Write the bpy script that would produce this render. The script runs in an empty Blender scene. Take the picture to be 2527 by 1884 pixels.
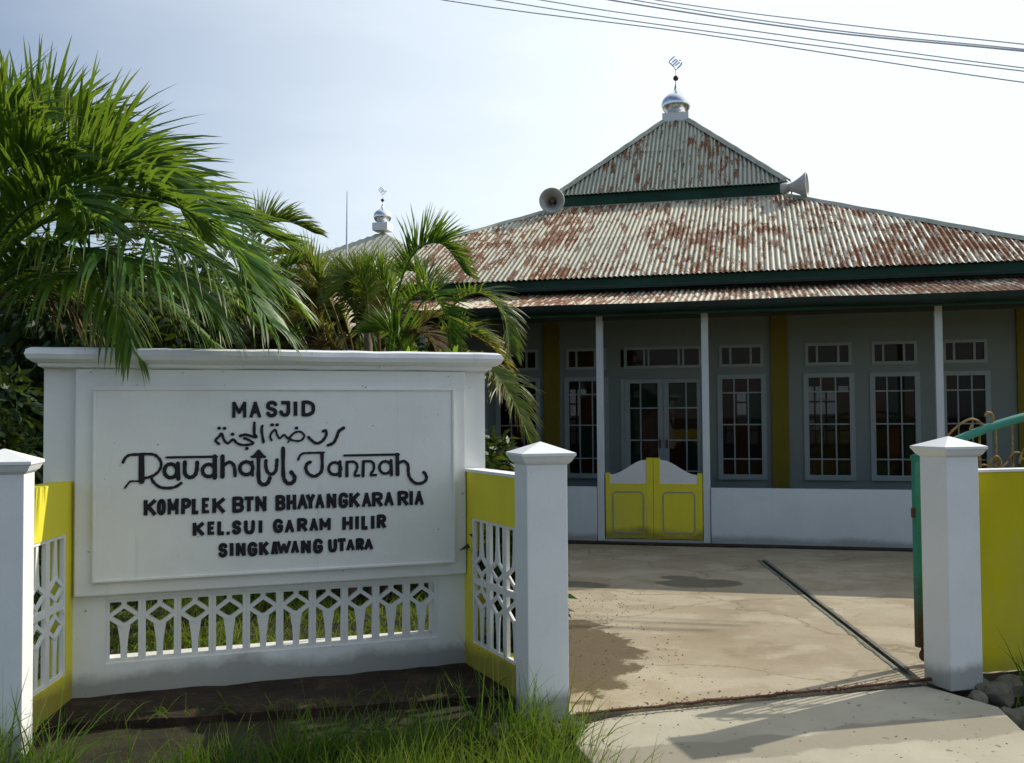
import bpy, bmesh, math, random
from math import sin, cos, pi, radians, atan2, sqrt, hypot
from mathutils import Vector, Matrix, noise
random.seed(7)
SC = bpy.context.scene
COL = SC.collection

# ---------------------------------------------------------------- camera, world, sun, exposure
cam_data = bpy.data.cameras.new('camera'); cam = bpy.data.objects.new('camera', cam_data); COL.objects.link(cam)
cam_data.sensor_width = 36; cam_data.lens = 34.93; cam_data.clip_start = .05; cam_data.clip_end = 3000
pitch, roll = radians(1.92), 0.0072
Fv = Vector((0, cos(pitch), sin(pitch))); U0 = Vector((0, -sin(pitch), cos(pitch))); R0 = Vector((1, 0, 0))
CR = cos(roll)*R0 - sin(roll)*U0; CU = cos(roll)*U0 + sin(roll)*R0
M = Matrix((CR, CU, -Fv)).transposed().to_4x4(); M.translation = (0, 0, 1.6)
cam.matrix_world = M
SC.camera = cam

SUN_AZ, SUN_EL = radians(31), radians(36.5)       # azimuth counted from +X towards +Y
sun_dir = Vector((cos(SUN_EL)*cos(SUN_AZ), cos(SUN_EL)*sin(SUN_AZ), sin(SUN_EL)))
w = bpy.data.worlds.new('World'); SC.world = w; w.use_nodes = True
wn = w.node_tree.nodes; wl = w.node_tree.links; wn.clear()
def wnode(t, **k):
    n = wn.new(t)
    for a, b in k.items(): setattr(n, a, b)
    return n
sky = wnode('ShaderNodeTexSky', sky_type='NISHITA', sun_disc=False, sun_elevation=SUN_EL, sun_rotation=pi/2 - SUN_AZ,
            air_density=1.0, dust_density=1.0, ozone_density=2.5, altitude=0)
tc = wnode('ShaderNodeTexCoord')
mp = wnode('ShaderNodeMapping'); mp.inputs['Scale'].default_value = (1.2, 1.2, 4.0)
nz = wnode('ShaderNodeTexNoise'); nz.inputs['Scale'].default_value = 1.6; nz.inputs['Detail'].default_value = 6; nz.inputs['Roughness'].default_value = .55
cr = wnode('ShaderNodeValToRGB'); cr.color_ramp.elements[0].position = .42; cr.color_ramp.elements[0].color = (0, 0, 0, 1)
cr.color_ramp.elements[1].position = .72; cr.color_ramp.elements[1].color = (1, 1, 1, 1)
vm = wnode('ShaderNodeVectorMath', operation='DOT_PRODUCT'); vm.inputs[1].default_value = tuple(sun_dir)
mr = wnode('ShaderNodeMapRange'); mr.inputs['From Min'].default_value = .17; mr.inputs['From Max'].default_value = .74
mr.inputs['To Min'].default_value = .0; mr.inputs['To Max'].default_value = 1.0
ma = wnode('ShaderNodeMath', operation='MULTIPLY_ADD'); ma.inputs[1].default_value = .15; ma.use_clamp = True
sz = wnode('ShaderNodeSeparateXYZ'); hz = wnode('ShaderNodeMapRange'); hz.inputs['From Min'].default_value = .45; hz.inputs['From Max'].default_value = .02; hz.inputs['To Min'].default_value = 0; hz.inputs['To Max'].default_value = .34; ad = wnode('ShaderNodeMath', operation='ADD'); ad.use_clamp = True
wl.new(tc.outputs['Generated'], sz.inputs[0]); wl.new(sz.outputs[2], hz.inputs['Value']); wl.new(ma.outputs[0], ad.inputs[0]); wl.new(hz.outputs[0], ad.inputs[1])
mx = wnode('ShaderNodeMix', data_type='RGBA'); mx.inputs['B'].default_value = (11.2, 12.3, 13.2, 1)
bg = wnode('ShaderNodeBackground'); bg.inputs['Strength'].default_value = .082
wo = wnode('ShaderNodeOutputWorld')
wl.new(tc.outputs['Generated'], mp.inputs[0]); wl.new(mp.outputs[0], nz.inputs['Vector']); wl.new(nz.outputs['Fac'], cr.inputs[0])
wl.new(tc.outputs['Generated'], vm.inputs[0]); wl.new(vm.outputs['Value'], mr.inputs['Value'])
wl.new(cr.outputs[0], ma.inputs[0]); wl.new(mr.outputs[0], ma.inputs[2])
tn = wnode('ShaderNodeMix', data_type='RGBA', blend_type='MULTIPLY'); tn.inputs['Factor'].default_value = 1; tn.inputs['B'].default_value = (1.04, 1.11, 1.20, 1)
wl.new(sky.outputs[0], tn.inputs['A']); wl.new(ad.outputs[0], mx.inputs['Factor']); wl.new(tn.outputs['Result'], mx.inputs['A'])
wl.new(mx.outputs['Result'], bg.inputs['Color']); wl.new(bg.outputs[0], wo.inputs[0])

sl = bpy.data.lights.new('sun', 'SUN'); sl.energy = 4.2; sl.angle = radians(.53); sl.color = (1.0, .93, .80)
so = bpy.data.objects.new('sun', sl); COL.objects.link(so); so.rotation_euler = sun_dir.to_track_quat('Z', 'Y').to_euler(); so.location = (20, 12, 30)
vs = SC.view_settings; vs.view_transform = 'Standard'; vs.look = 'None'; vs.gamma = 1; vs.exposure = .10; vs.use_curve_mapping = False
SC.cycles.max_bounces = 6; SC.cycles.diffuse_bounces = 4; SC.cycles.transparent_max_bounces = 12

# ---------------------------------------------------------------- frames of the two walls (origin, unit vectors along and into the wall)
class Frame:
    def __init__(s, o, a): s.o = Vector((o[0], o[1], 0)); s.a = a; s.u = Vector((cos(a), sin(a), 0)); s.n = Vector((-sin(a), cos(a), 0))
    def w(s, u, d, z): return s.o + s.u*u + s.n*d + Vector((0, 0, z))
SG = Frame((-2.521, 5.745), radians(18.7))       # sign wall
BD = Frame((0.667, 12.588), radians(-13.8))      # mosque front
FN = Frame((.074, 5.255), radians(12.5))            # fence line

# ---------------------------------------------------------------- materials
def mat(name, col, rough=.8, metal=0, bump=0, bscale=40, var=.0, vscale=3, spec=.3, build=None):
    m = bpy.data.materials.new(name); m.use_nodes = True
    nt = m.node_tree; b = nt.nodes['Principled BSDF']
    b.inputs['Base Color'].default_value = (*col, 1); b.inputs['Roughness'].default_value = rough
    b.inputs['Metallic'].default_value = metal; b.inputs['Specular IOR Level'].default_value = spec
    g = G(nt, b)
    if var:
        n = g.noise(vscale, 5, .6); d = tuple(c*(1-var) for c in col); l = tuple(min(1, c*(1+var)) for c in col)
        g.link(g.ramp(n, [(.3, d), (.7, l)]), b.inputs['Base Color'])
    if bump: g.bump(g.noise(bscale, 4, .6), bump)
    if build: build(g)
    return m
class G:
    def __init__(s, nt, b): s.nt = nt; s.b = b; s._c = None
    def new(s, t, **k):
        n = s.nt.nodes.new(t)
        for a, v in k.items(): setattr(n, a, v)
        return n
    def link(s, a, b): s.nt.links.new(a, b)
    def coord(s):
        if not s._c: s._c = s.new('ShaderNodeTexCoord').outputs['Object']
        return s._c
    def mapped(s, scale=(1, 1, 1), loc=(0, 0, 0)):
        m = s.new('ShaderNodeMapping'); m.inputs['Scale'].default_value = scale; m.inputs['Location'].default_value = loc
        s.link(s.coord(), m.inputs[0]); return m.outputs[0]
    def noise(s, scale, detail=4, rough=.6, vec=None, dist=0):
        n = s.new('ShaderNodeTexNoise'); n.inputs['Scale'].default_value = scale; n.inputs['Detail'].default_value = detail
        n.inputs['Roughness'].default_value = rough; n.inputs['Distortion'].default_value = dist
        s.link(vec or s.coord(), n.inputs['Vector']); return n.outputs['Fac']
    def ramp(s, fac, stops, mode='LINEAR'):
        r = s.new('ShaderNodeValToRGB'); e = r.color_ramp.elements; r.color_ramp.interpolation = mode
        while len(e) < len(stops): e.new(.5)
        for i, (p, c) in enumerate(stops):
            e[i].position = p
            c = (c, c, c) if isinstance(c, (int, float)) else c
            e[i].color = (*c[:3], 1)
        s.link(fac, r.inputs[0]); return r.outputs[0]
    def mix(s, fac, a, b, mode='MIX'):
        m = s.new('ShaderNodeMix', data_type='RGBA', blend_type=mode)
        for v, k in ((fac, 'Factor'), (a, 'A'), (b, 'B')):
            i = m.inputs[k] if k == 'Factor' else [q for q in m.inputs if q.name == k and q.type == 'RGBA'][0]
            if isinstance(v, (int, float)): i.default_value = v
            elif isinstance(v, tuple): i.default_value = (*v, 1)
            else: s.link(v, i)
        return [o for o in m.outputs if o.type == 'RGBA'][0]
    def math(s, op, a, b=0, c=0, clamp=False):
        m = s.new('ShaderNodeMath', operation=op); m.use_clamp = clamp
        for i, v in enumerate((a, b, c)):
            if isinstance(v, (int, float)): m.inputs[i].default_value = v
            else: s.link(v, m.inputs[i])
        return m.outputs[0]
    def sep(s, vec=None):
        n = s.new('ShaderNodeSeparateXYZ'); s.link(vec or s.coord(), n.inputs[0]); return n.outputs
    def bump(s, h, st, dist=.01):
        n = s.new('ShaderNodeBump'); n.inputs['Strength'].default_value = st; n.inputs['Distance'].default_value = dist
        s.link(h, n.inputs['Height']); s.link(n.outputs[0], s.b.inputs['Normal']); return n
    def base(s, c): s.link(c, s.b.inputs['Base Color'])
    def rand(s): return s.new('ShaderNodeObjectInfo').outputs['Random']

def plaster(col, grime=(.09, .085, .06), low=.13, amount=.6, dirt=.5):
    def f(g):
        n1 = g.noise(1.4, 6, .65); c = g.ramp(n1, [(.3, tuple(k*.90 for k in col)), (.7, tuple(min(.9, k*1.03) for k in col))])
        z = g.sep()[2]; n2 = g.noise(5, 6, .7)
        hgt = g.math('ADD', g.math('DIVIDE', z, low), g.math('ADD', g.math('ADD', g.math('MULTIPLY', n2, -.7), g.math('MULTIPLY', g.noise(24, 4, .7), -.35)), g.math('MULTIPLY_ADD', g.noise(1.7, 3, .5), -1.6, .75)))        # soil splashed on the foot of the wall
        c = g.mix(g.math('MULTIPLY', g.ramp(hgt, [(.0, 1), (.55, 0)]), amount), c, grime)
        st = g.noise(9, 4, .7, g.mapped((1, 1, .08)))
        c = g.mix(g.math('MULTIPLY', g.ramp(st, [(.60, 0), (.78, 1)]), .22*dirt), c, (.22, .22, .19))
        sp = g.noise(26, 2, .5)
        c = g.mix(g.math('MULTIPLY', g.ramp(sp, [(.735, 0), (.77, 1)]), .6*dirt), c, (.08, .08, .07))
        big = g.noise(.9, 4, .6, g.mapped((1, 1, 1), (3, 1, 7)))
        c = g.mix(g.math('MULTIPLY', g.ramp(big, [(.5, 0), (.75, 1)]), .16), c, (.35, .36, .32))
        g.base(c); bn = g.math('ADD', g.math('MULTIPLY', g.noise(90, 3, .6), .35), g.noise(7, 4, .6)); g.bump(bn, .35, .006)
    return f
m_white = mat('white_paint', (.72, .74, .75), .75, build=plaster((.79, .80, .80)))
m_sign = mat('sign_white_paint', (.7, .7, .7), .7, build=plaster((.80, .80, .77), low=.13, amount=.6, dirt=1.2))
m_lattice = mat('lattice_white_paint', (.7, .7, .7), .75, build=plaster((.79, .79, .765), low=.01, amount=0, dirt=.9))
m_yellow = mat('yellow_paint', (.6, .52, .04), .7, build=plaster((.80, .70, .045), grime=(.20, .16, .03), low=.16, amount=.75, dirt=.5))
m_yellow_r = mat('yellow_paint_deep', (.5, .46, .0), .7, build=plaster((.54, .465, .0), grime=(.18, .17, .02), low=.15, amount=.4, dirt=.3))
m_grime_white = mat('weathered_white_cap', (.6, .6, .6), .85, build=plaster((.80, .81, .82), low=.01, amount=0, dirt=1.8))
m_parapet = mat('parapet_paint', (.5, .56, .58), .8, build=plaster((.67, .73, .76), low=.12, amount=.5, dirt=.4))
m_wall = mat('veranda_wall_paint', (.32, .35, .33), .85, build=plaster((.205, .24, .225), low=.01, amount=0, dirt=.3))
m_wallyellow = mat('mustard_pilaster_paint', (.17, .135, .012), .8, var=.1)
m_frame = mat('grey_frame_paint', (.29, .33, .33), .6, var=.08)
m_post = mat('post_paint', (.62, .66, .67), .7, var=.06)
m_letter = mat('black_letter_paint', (.012, .010, .014), .55, bump=.3, bscale=120, spec=.3)
m_green = mat('dark_green_paint', (.010, .055, .032), .6, var=.35, vscale=2)
m_gutter = mat('gutter_metal', (.012, .028, .024), .5, var=.3, vscale=4)
def rustygate(g):
    z = g.sep()[2]; n = g.noise(14, 5, .7)
    f = g.ramp(g.math('ADD', z, g.math('MULTIPLY', n, .5)), [(.5, 1), (.85, 0)])
    f2 = g.ramp(g.noise(30, 4, .7), [(.6, 0), (.68, 1)])
    c = g.mix(f, (.03, .22, .16), (.05, .03, .02)); g.base(g.mix(f2, c, (.12, .05, .025)))
m_gate = mat('teal_gate_paint', (.03, .25, .18), .5, build=rustygate)
def ochreiron(g): g.base(g.ramp(g.noise(25, 5, .7), [(.35, (.10, .045, .02)), (.55, (.30, .20, .06)), (.75, (.36, .30, .12))]))
m_iron = mat('ochre_rusty_iron', (.3, .2, .06), .7, build=ochreiron)
m_rust = mat('rust_iron', (.10, .04, .025), .85, var=.4, vscale=20)
def metal_dome(g): g.link(g.ramp(g.noise(6, 3, .6), [(.3, .16), (.7, .32)]), g.b.inputs['Roughness'])
m_steel = mat('polished_dome_metal', (.80, .82, .84), .2, metal=1, build=metal_dome)
m_ball = mat('dark_finial_metal', (.10, .05, .05), .5, metal=.5)
m_horn = mat('horn_grey', (.46, .46, .42), .5, var=.15, vscale=6)
m_horn_in = mat('horn_driver', (.22, .09, .06), .6)

def roofmat(cream, green, rust_amt):
    def f(g):
        # x runs along the eave, y up the slope, z across the corrugation (object space of each sheet)
        o = g.sep(); rnd = g.rand(); geo = g.new('ShaderNodeNewGeometry').outputs['Position']
        m1 = g.new('ShaderNodeMapping'); m1.inputs['Rotation'].default_value = (0, 0, radians(13.8)); m1.inputs['Scale'].default_value = (1, 1, 1); g.link(geo, m1.inputs[0])
        m2 = g.new('ShaderNodeMapping'); m2.inputs['Scale'].default_value = (14, 1.9, 1.9); g.link(m1.outputs[0], m2.inputs[0])
        st = g.noise(1.0, 6, .7, m2.outputs[0])
        cl = g.noise(.85, 5, .62, m1.outputs[0])
        fine = g.noise(22, 4, .7, geo)
        a = g.math('ADD', g.math('MULTIPLY', st, .95), g.math('ADD', g.math('MULTIPLY', cl, .50), g.math('MULTIPLY', fine, .35)))
        a = g.math('ADD', a, g.math('MULTIPLY', rnd, .07))
        rust = g.ramp(a, [(rust_amt, 0), (rust_amt+.045, 1)])
        ridge = g.ramp(g.math('MULTIPLY_ADD', o[2], 55, .5), [(.25, tuple(k*.75 for k in green)), (.62, cream)])
        pale = g.mix(g.ramp(g.noise(3, 5, .6, m2.outputs[0]), [(.4, 0), (.8, .55)]), ridge, tuple(c*.62 for c in cream))
        rc = g.ramp(g.noise(9, 4, .7, geo), [(.3, (.085, .032, .018)), (.5, (.165, .070, .034)), (.75, (.33, .17, .08))])
        g.base(g.mix(rust, pale, rc))
        g.link(g.mix(rust, (.55, .55, .55), (.95, .95, .95)), g.b.inputs['Roughness'])
        g.bump(fine, .2, .004)
    return f
m_roof = mat('rusty_cream_sheet', (.5, .5, .4), .6, build=roofmat((.53, .49, .37), (.20, .21, .155), .925))
m_roof_top = mat('rusty_green_grey_sheet', (.4, .4, .33), .6, build=roofmat((.44, .44, .335), (.17, .20, .155), .985))
m_roof_low = mat('rusty_orange_sheet', (.5, .4, .3), .6, build=roofmat((.60, .54, .42), (.36, .32, .25), .885))
m_roof_far = mat('grey_green_sheet', (.34, .35, .28), .6, var=.2, vscale=3)
m_ridge = mat('ridge_cap_sheet', (.34, .35, .28), .6, var=.3, vscale=5)

def concrete(g):
    P = g.new('ShaderNodeNewGeometry').outputs['Position']
    n1 = g.noise(.9, 7, .62, P); n2 = g.noise(3.2, 7, .7, P, .4); n3 = g.noise(38, 4, .7, P)
    c = g.ramp(n1, [(.32, (.25, .20, .13)), (.48, (.31, .255, .175)), (.64, (.36, .31, .225))])
    mp_ = g.new('ShaderNodeMapping'); mp_.inputs['Scale'].default_value = (1.0, 1.35, 1); mp_.inputs['Rotation'].default_value = (0, 0, .2); g.link(P, mp_.inputs[0])
    worn = g.ramp(g.noise(1.15, 9, .62, mp_.outputs[0], .15), [(.505, 0), (.575, 1)])
    c = g.mix(g.math('MULTIPLY', worn, .60), c, (.42, .365, .275))
    damp = g.ramp(g.noise(1.1, 7, .6, g_off(g, P, (5, 2, 0))), [(.60, 0), (.66, 1)])
    c = g.mix(g.math('MULTIPLY', damp, .6), c, (.22, .17, .10))
    # dark earth washed over the slab beside the left gate pillar
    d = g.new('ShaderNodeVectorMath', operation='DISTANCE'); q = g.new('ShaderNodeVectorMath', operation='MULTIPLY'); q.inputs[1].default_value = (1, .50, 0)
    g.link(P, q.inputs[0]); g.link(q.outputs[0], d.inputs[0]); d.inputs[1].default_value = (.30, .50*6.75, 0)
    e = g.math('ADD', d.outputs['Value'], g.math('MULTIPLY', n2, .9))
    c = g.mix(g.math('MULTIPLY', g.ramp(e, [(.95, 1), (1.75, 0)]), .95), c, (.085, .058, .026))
    # old puddle rings near the veranda
    for (x, y, r) in ((1.62, 9.75, .22), (1.75, 9.42, .42), (.45, 9.35, .45)):
        d2 = g.new('ShaderNodeVectorMath', operation='DISTANCE'); q2 = g.new('ShaderNodeVectorMath', operation='MULTIPLY'); q2.inputs[1].default_value = (1, 1.6, 0)
        g.link(P, q2.inputs[0]); g.link(q2.outputs[0], d2.inputs[0]); d2.inputs[1].default_value = (x, 1.6*y, 0)
        c = g.mix(g.math('MULTIPLY', g.ramp(g.math('ADD', d2.outputs['Value'], g.math('MULTIPLY', n2, .3)), [(r+.10, 1), (r+.15, 0)]), .75), c, (.075, .070, .050))
    sp = g.ramp(g.noise(17, 2, .5, P), [(.70, 0), (.735, 1)]); c = g.mix(g.math('MULTIPLY', sp, .75), c, (.10, .07, .04))
    c = g.mix(g.math('MULTIPLY', g.ramp(n3, [(.35, 1), (.6, 0)]), .18), c, (.2, .17, .12))
    vo = g.new('ShaderNodeTexVoronoi', feature='DISTANCE_TO_EDGE'); vo.inputs['Scale'].default_value = .42
    wv = g.new('ShaderNodeVectorMath', operation='ADD'); nv = g.new('ShaderNodeTexNoise'); nv.inputs['Scale'].default_value = 2.5; nv.inputs['Detail'].default_value = 5; g.link(P, nv.inputs['Vector'])
    sc_ = g.new('ShaderNodeVectorMath', operation='SCALE'); sc_.inputs['Scale'].default_value = .5; g.link(nv.outputs['Color'], sc_.inputs[0]); g.link(P, wv.inputs[0]); g.link(sc_.outputs[0], wv.inputs[1]); g.link(wv.outputs[0], vo.inputs['Vector'])
    c = g.mix(g.math('MULTIPLY', g.ramp(vo.outputs['Distance'], [(.002, 1), (.006, 0)]), .55), c, (.12, .09, .055))
    g.base(c); g.bump(g.math('ADD', g.math('MULTIPLY', n3, .5), n2), .5, .008)
def g_off(g, P, o):
    m = g.new('ShaderNodeMapping'); m.inputs['Location'].default_value = o; g.link(P, m.inputs[0]); return m.outputs[0]
m_conc = mat('stained_concrete', (.4, .36, .28), .9, build=concrete)
def rampc(g):
    P = g.new('ShaderNodeNewGeometry').outputs['Position']
    n1 = g.noise(1.3, 6, .6, P); n2 = g.noise(3, 6, .7, P)
    c = g.ramp(n1, [(.3, (.32, .29, .22)), (.7, (.44, .40, .31))])
    # right pillar's shadow, painted into the ramp colour as a darker band in front of the sill
    u = g.math('ADD', g.math('MULTIPLY', g.sep(P)[0], -.22), g.sep(P)[1])
    b_ = g.math('ADD', g.math('MULTIPLY', g.math('ABSOLUTE', g.math('SUBTRACT', u, 4.67)), 2.2), g.math('MULTIPLY', g.noise(2.2, 5, .55, P), 1.1))
    lx = g.math('MULTIPLY', g.ramp(g.math('ADD', g.sep(P)[0], g.math('MULTIPLY', n2, .5)), [(1.05, 0), (1.0, 0)]), 1)
    c = g.mix(g.math('MULTIPLY', g.ramp(b_, [(.80, 1), (.88, 0)]), .70), c, (.22, .195, .145))
    c = g.mix(g.math('MULTIPLY', g.ramp(g.noise(16, 2, .5, P), [(.69, 0), (.72, 1)]), .7), c, (.14, .10, .06))
    c = g.mix(g.math('MULTIPLY', g.ramp(n2, [(.62, 0), (.75, 1)]), .35), c, (.30, .24, .15))
    g.base(c); g.bump(g.math('ADD', g.math('MULTIPLY', g.noise(40, 4, .7, P), .5), n2), .5, .008)
m_ramp = mat('pale_ramp_concrete', (.5, .46, .36), .9, build=rampc)
def groovec(g): g.base(g.ramp(g.noise(6, 5, .7), [(.3, (.10, .105, .08)), (.7, (.20, .20, .16))]))
m_groove = mat('drain_channel_cement', (.15, .15, .12), .9, build=groovec)
def mossc(g):
    P = g.new('ShaderNodeNewGeometry').outputs['Position']
    g.base(g.ramp(g.noise(4, 7, .7, P), [(.35, (.016, .011, .007)), (.55, (.038, .024, .015)), (.72, (.085, .058, .03))])); g.bump(g.noise(18, 6, .7, P), .8, .02)
m_moss = mat('mossy_dark_concrete', (.04, .03, .02), .95, build=mossc)
def groundc(g):
    P = g.new('ShaderNodeNewGeometry').outputs['Position']
    g.base(g.ramp(g.noise(2.5, 8, .7, P), [(.3, (.012, .010, .005)), (.5, (.024, .022, .009)), (.7, (.04, .045, .013))])); g.bump(g.noise(12, 6, .7, P), .8, .03)
m_ground = mat('soil_and_turf', (.05, .05, .02), .95, build=groundc)
def stonec(g): g.base(g.mix(g.rand(), g.ramp(g.noise(7, 6, .7), [(.3, (.10, .09, .065)), (.7, (.26, .24, .18))]), (.13, .12, .085))); g.bump(g.noise(14, 6, .7), .7, .02)
m_stone = mat('rubble_stone', (.2, .18, .14), .95, build=stonec)
m_rubble = mat('grit', (.16, .12, .08), .95, var=.4, vscale=30)
m_dark = mat('dark_interior', (.055, .05, .045), .9, var=.2)
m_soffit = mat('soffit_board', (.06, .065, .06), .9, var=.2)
m_wire = mat('grey_cable', (.72, .73, .78), .6)

def leafmat(name, cols, tip=(.20, .15, .05), trans=.45, rough=.42, tipamt=.7):
    m = bpy.data.materials.new(name); m.use_nodes = True; nt = m.node_tree; b = nt.nodes['Principled BSDF']; g = G(nt, b)
    at = g.new('ShaderNodeAttribute', attribute_name='rnd').outputs['Fac']; al = g.new('ShaderNodeAttribute', attribute_name='along').outputs['Fac']
    orr = g.rand()
    v = g.math('ADD', g.math('MULTIPLY', at, .65), g.math('MULTIPLY', orr, .35))
    n = len(cols); c = g.ramp(v, [(i/(n-1), cols[i]) for i in range(n)])
    c = g.mix(g.math('MULTIPLY', g.ramp(al, [(.72, 0), (1, 1)]), tipamt), c, tip)
    g.base(c); b.inputs['Roughness'].default_value = rough; b.inputs['Specular IOR Level'].default_value = .35
    t = g.new('ShaderNodeBsdfTranslucent'); g.link(g.mix(.75, c, (.55, .62, .06), 'MULTIPLY') if False else g.mix(.45, c, (.26, .34, .02)), t.inputs[0])
    ms = g.new('ShaderNodeMixShader'); ms.inputs[0].default_value = trans
    g.link(b.outputs[0], ms.inputs[1]); g.link(t.outputs[0], ms.inputs[2])
    o = nt.nodes['Material Output']; g.link(ms.outputs[0], o.inputs[0]); return m
m_palm = leafmat('palm_leaf_green', [(.016, .065, .010), (.032, .115, .013), (.07, .18, .016), (.15, .25, .028)])
m_areca = leafmat('areca_leaf', [(.05, .09, .015), (.06, .13, .018), (.14, .17, .03), (.20, .19, .05)], tip=(.22, .14, .05))
m_areca_dry = leafmat('areca_leaf_yellowing', [(.13, .11, .025), (.20, .17, .03), (.24, .15, .05), (.12, .08, .035)], tip=(.20, .11, .05))
m_dry = leafmat('dead_frond', [(.10, .06, .03), (.16, .10, .05), (.08, .05, .03)], trans=.2, rough=.8)
m_bush = leafmat('dark_shrub_leaf', [(.010, .026, .006), (.018, .045, .009), (.035, .08, .014)], tip=(.03, .06, .01), trans=.25, rough=.5)
m_olive = leafmat('olive_shrub_leaf', [(.03, .035, .010), (.05, .06, .012), (.08, .06, .025)], tip=(.10, .06, .03), trans=.25, rough=.6)
m_lime = leafmat('lime_broad_leaf', [(.10, .22, .015), (.18, .32, .02)], tip=(.15, .28, .02), trans=.5)
m_grass = leafmat('grass_blade', [(.12, .085, .035), (.035, .085, .010), (.05, .13, .012), (.075, .17, .014), (.11, .21, .018), (.20, .26, .04)], tip=(.22, .20, .07), trans=.4, rough=.5)
m_lawn = leafmat('lawn_blade', [(.08, .16, .012), (.16, .25, .018), (.27, .28, .04)], tip=(.25, .22, .07), trans=.4, rough=.6, tipamt=.4)
m_rachis = mat('rachis_yellow_green', (.16, .17, .04), .5, var=.25, vscale=6)
m_trunk = mat('palm_trunk_bark', (.13, .10, .07), .9, bump=.8, bscale=12, var=.3)

def glassmat(name, tint, through):
    m = bpy.data.materials.new(name); m.use_nodes = True; nt = m.node_tree; nt.nodes.remove(nt.nodes['Principled BSDF']); g = G(nt, None)
    d = g.new('ShaderNodeBsdfDiffuse'); d.inputs[0].default_value = (*tint, 1)
    t = g.new('ShaderNodeBsdfTransparent'); t.inputs[0].default_value = (through, through, through, 1)
    a = g.new('ShaderNodeMixShader'); a.inputs[0].default_value = .75 if through > .1 else .1; g.link(d.outputs[0], a.inputs[1]); g.link(t.outputs[0], a.inputs[2])
    gl = g.new('ShaderNodeBsdfGlossy'); gl.inputs['Roughness'].default_value = .02
    lw = g.new('ShaderNodeFresnel'); lw.inputs[0].default_value = 1.6
    mp = g.new('ShaderNodeMath', operation='MULTIPLY'); g.link(lw.outputs[0], mp.inputs[0]); mp.inputs[1].default_value = .22
    s2 = g.new('ShaderNodeMixShader'); g.link(mp.outputs[0], s2.inputs[0]); g.link(a.outputs[0], s2.inputs[1]); g.link(gl.outputs[0], s2.inputs[2])
    g.link(s2.outputs[0], nt.nodes['Material Output'].inputs[0]); return m
m_glass = [glassmat('clear_smoky_pane', (.02, .02, .02), .55), glassmat('oxblood_pane', (.030, .011, .008), .08), glassmat('bottle_green_pane', (.008, .022, .016), .08), glassmat('brown_pane', (.03, .018, .008), .08)]

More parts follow.
